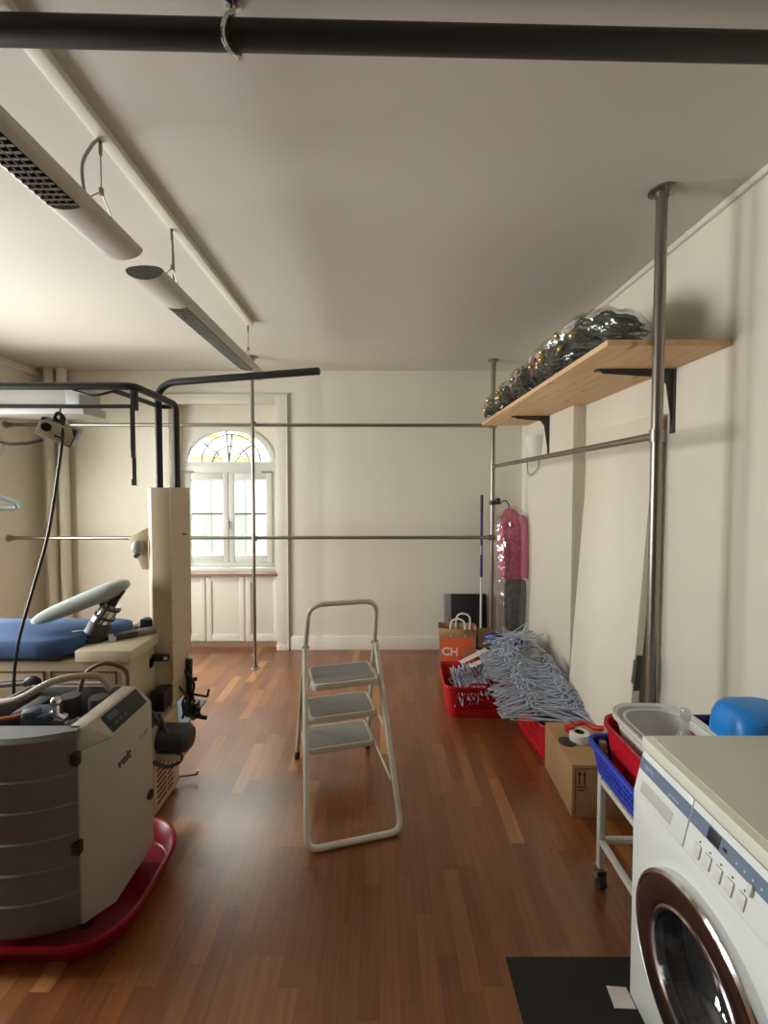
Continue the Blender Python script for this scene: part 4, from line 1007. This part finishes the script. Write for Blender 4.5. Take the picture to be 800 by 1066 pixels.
# sleeve board and its joint
sbm = MB(); A_ = Vector((-1.755, 2.16, .985)); B_ = Vector((-1.315, 2.24, 1.165)); rings = []
ax_ = (B_-A_).normalized(); sd = ax_.cross(Vector((0, 0, 1))).normalized(); upv = sd.cross(ax_)
for k in range(15):
    u = k/14; c0 = A_.lerp(B_, u); e_ = (1-abs(2*u-1)**5)**.5 if 0 < u < 1 else .12
    wv = (.05+.03*u)*max(.3, e_); hv = (.034+.014*u)*max(.35, e_)
    rings.append([tuple(c0+sd*wv*math.copysign(abs(math.cos(a))**.8, math.cos(a))+upv*hv*math.copysign(abs(math.sin(a))**.8, math.sin(a))) for a in [2*PI*q/24 for q in range(24)]])
MB().loft(rings).build('sleeve_board', 'sleeve', it, angle=60)
j0 = Vector((-1.465, 2.20, .878)); j1 = Vector((-1.44, 2.21, .97)); j2 = Vector((-1.39, 2.225, 1.06)); j3 = Vector((-1.36, 2.23, 1.13))
MB().lathe([(.064, 0), (.064, .02), (.057, .025), (.057, .04)], tuple(j0), 'Z', 28).build('swivel_base', 'blackpl', it)
MB().tube([tuple(j0+Vector((0, 0, .03))), tuple(j0.lerp(j1, .6)+Vector((0, 0, .01))), tuple(j1)], [.055, .055, .05], 24).build('swivel_elbow', 'darkgrey', it)
MB().tube([tuple(j1-Vector((.01, 0, .02))), tuple(j1), tuple(j2)], [.052, .048, .044], 24).build('swivel_pipe', 'chrome', it)
cr = MB(); 
for q in (.25, .75): p0 = j1.lerp(j2, q); p1 = j1.lerp(j2, q+.12); cr.cyl(tuple(p0), tuple(p1), .052, n=24)
cr.cyl(tuple(j2), tuple(j3), .022); cr.cyl(tuple(j2+Vector((.02, -.02, 0))), tuple(j3+Vector((.04, -.02, .0))), .008); cr.build('swivel_clamp', 'darkgrey', it)
# bits on the worktop (fixed tool rest)
MB().cyl((-1.33, 2.40, .878), (-1.33, 2.40, .90), .045, n=28).build('tool_rest', 'silver', it)
hs = thing('remote_handle', 'grey handheld control lying on the cream worktop beside the column', 'handset', (-1.3, 2.25, .879), rad(38))
MB().box((-.09, -.025, 0), (.02, .025, .03)).build('grip', 'darkgrey', hs, local=True, bevel=.008)
MB().box((-.11, -.03, .0), (-.08, .03, .025)).build('end_plate', 'bluelbl', hs, local=True, bevel=.003)
MB().box((.02, -.02, .004), (.12, .02, .034)).build('body', 'silver', hs, local=True, bevel=.008)
MB().box((-1.3, 2.31, .879), (-1.235, 2.37, .95)).build('switch_box', 'blackpl', it, bevel=.006)
# knee lever in front
kl = MB(); kl.sphere((-1.65, 2.02, .735), .045, 18, (1, .35, .75)); kp = kl.build('lever_pad', 'blackpl', it)
MB().cyl((-2.1, 2.03, .70), (-1.68, 2.02, .735), .014).build('lever_rod', 'darkgrey', it)

# hanging control box and iron cord
cbt = thing('hanging_control_box', 'small beige and black control box hanging tilted from the black tube frame', 'control box', (-1.53, 2.06, 1.9))
m_ = Matrix.Translation((-1.525, 2.06, 1.925)) @ Matrix.Rotation(rad(26), 4, 'Y') @ Matrix.Rotation(rad(24), 4, 'Z')
MB().box((-.075, -.04, -.045), (.075, .05, .045), m_).build('case', 'blackpl', cbt, bevel=.008)
MB().prism([(-.072, -.04), (-.072, .025), (-.05, .042), (.05, .042), (.07, .01), (.07, -.035), (.03, -.042)], -.046, -.04, 'XZ', m_).build('face_plate', 'beige', cbt, bevel=.002)
MB().cyl((-.04, -.045, .008), (-.04, -.055, .008), .02, m=m_).build('dial', 'blackpl', cbt)
MB().box((.0, -.0475, -.02), (.03, -.0455, -.012), m_).build('mark', 'ink', cbt)
MB().tube(spline([(-1.51, 2.06, 1.965), (-1.53, 2.045, 1.99), (-1.51, 2.04, 2.01), (-1.49, 2.045, 1.99), (-1.495, 2.05, 1.96)]), .008).build('hang_loop', 'blackpl', cbt)
MB().cyl((-1.512, 2.05, 2.0), (-1.512, 2.06, 2.05), .004).build('hang_wire', 'steel', cbt)
tag(MB().tube(spline([(-1.495, 2.035, 1.99), (-1.482, 2.03, 1.93), (-1.50, 2.02, 1.75), (-1.54, 2.0, 1.45), (-1.60, 1.98, 1.2), (-1.66, 1.96, .95), (-1.68, 1.95, .72), (-1.64, 1.93, .5), (-1.6, 1.92, .02)], 8), .0065, 10).build('iron_cord', 'blackpl'), 'black cord looping down from the hanging control box', 'cord')
tag(MB().tube(spline([(-1.60, 2.05, 1.885), (-1.68, 2.05, 1.87), (-1.80, 2.05, 1.875), (-1.98, 2.05, 1.95), (-2.08, 2.06, 2.045)], 8), .008, 10).build('supply_cable', 'blackpl'), 'black cable sagging left from the hanging control box', 'cord')
# pale plastic hangers at the left edge
for i, (dx, dy, rz, lb) in enumerate(((0, 0, 20, 'pale teal plastic hanger at the left edge, the front one'), (-.005, .07, 32, 'pale teal plastic hanger at the left edge, the one behind'))):
    t = thing('plastic_hanger', lb, 'hanger', (-1.985+dx, 2.06, 1.555), rad(rz), 'pale plastic hangers')
    MB().tube(fillet([(0, dy, .12), (.20, dy, .025), (.205, dy, .0), (-.205, dy, 0), (-.2, dy, .025), (0, dy, .12)], .02), .009, 10).build('hanger_body', 'teal', t, local=True)
    MB().tube(spline([(0, dy, .12), (0, dy, .32), (0, dy*.5, .43), (.0, 0, .475), (0, -.0, .512), (0, -.02, .485)]), .003, 8).build('hook', 'steel', t, local=True)

# ------------------------------------------------------------------ light
wd = bpy.data.worlds.new('sky'); S.world = wd; wd.use_nodes = True
bg = wd.node_tree.nodes['Background']; bg.inputs['Color'].default_value = (.93, .97, 1, 1); bg.inputs['Strength'].default_value = 3.6
def area(name, loc, rot, sx, sy, power, color=(1, 1, 1)):
    l_ = bpy.data.lights.new(name, 'AREA'); l_.shape = 'RECTANGLE'; l_.size = sx; l_.size_y = sy; l_.energy = power; l_.color = color
    o = bpy.data.objects.new(name, l_); COL.objects.link(o); o.location = loc; o.rotation_euler = rot; return o
for (a, b), pw, cl_ in zip(OYS, (80, 74), ((.95, .98, 1), (1, .985, .95))):
    area('daylight_side', (XL-.25, (a+b)/2, 1.5), (0, rad(-73), 0), 1.4, b-a, pw*1.08, cl_)
area('daylight_back', (WXC, 5.35, 3.6), (rad(-50), 0, 0), 2.2, 1.6, 430, (1, .98, .95))

# ------------------------------------------------------------------ camera
cam = bpy.data.cameras.new('camera'); co_ = bpy.data.objects.new('camera', cam); COL.objects.link(co_)
co_.location = (0, 0, 1.65); co_.rotation_euler = (PI/2-.0345, 0, 0)
cam.sensor_fit = 'HORIZONTAL'; cam.sensor_width = 36; cam.lens = 36*450/800
cam.shift_x = (400-396)/800; cam.shift_y = -(533-525.5)/800
cam.clip_start = .02
S.camera = co_
S.view_settings.view_transform = 'Standard'; S.view_settings.look = 'None'; S.view_settings.exposure = .2; S.view_settings.gamma = 1
S.view_settings.use_curve_mapping = False
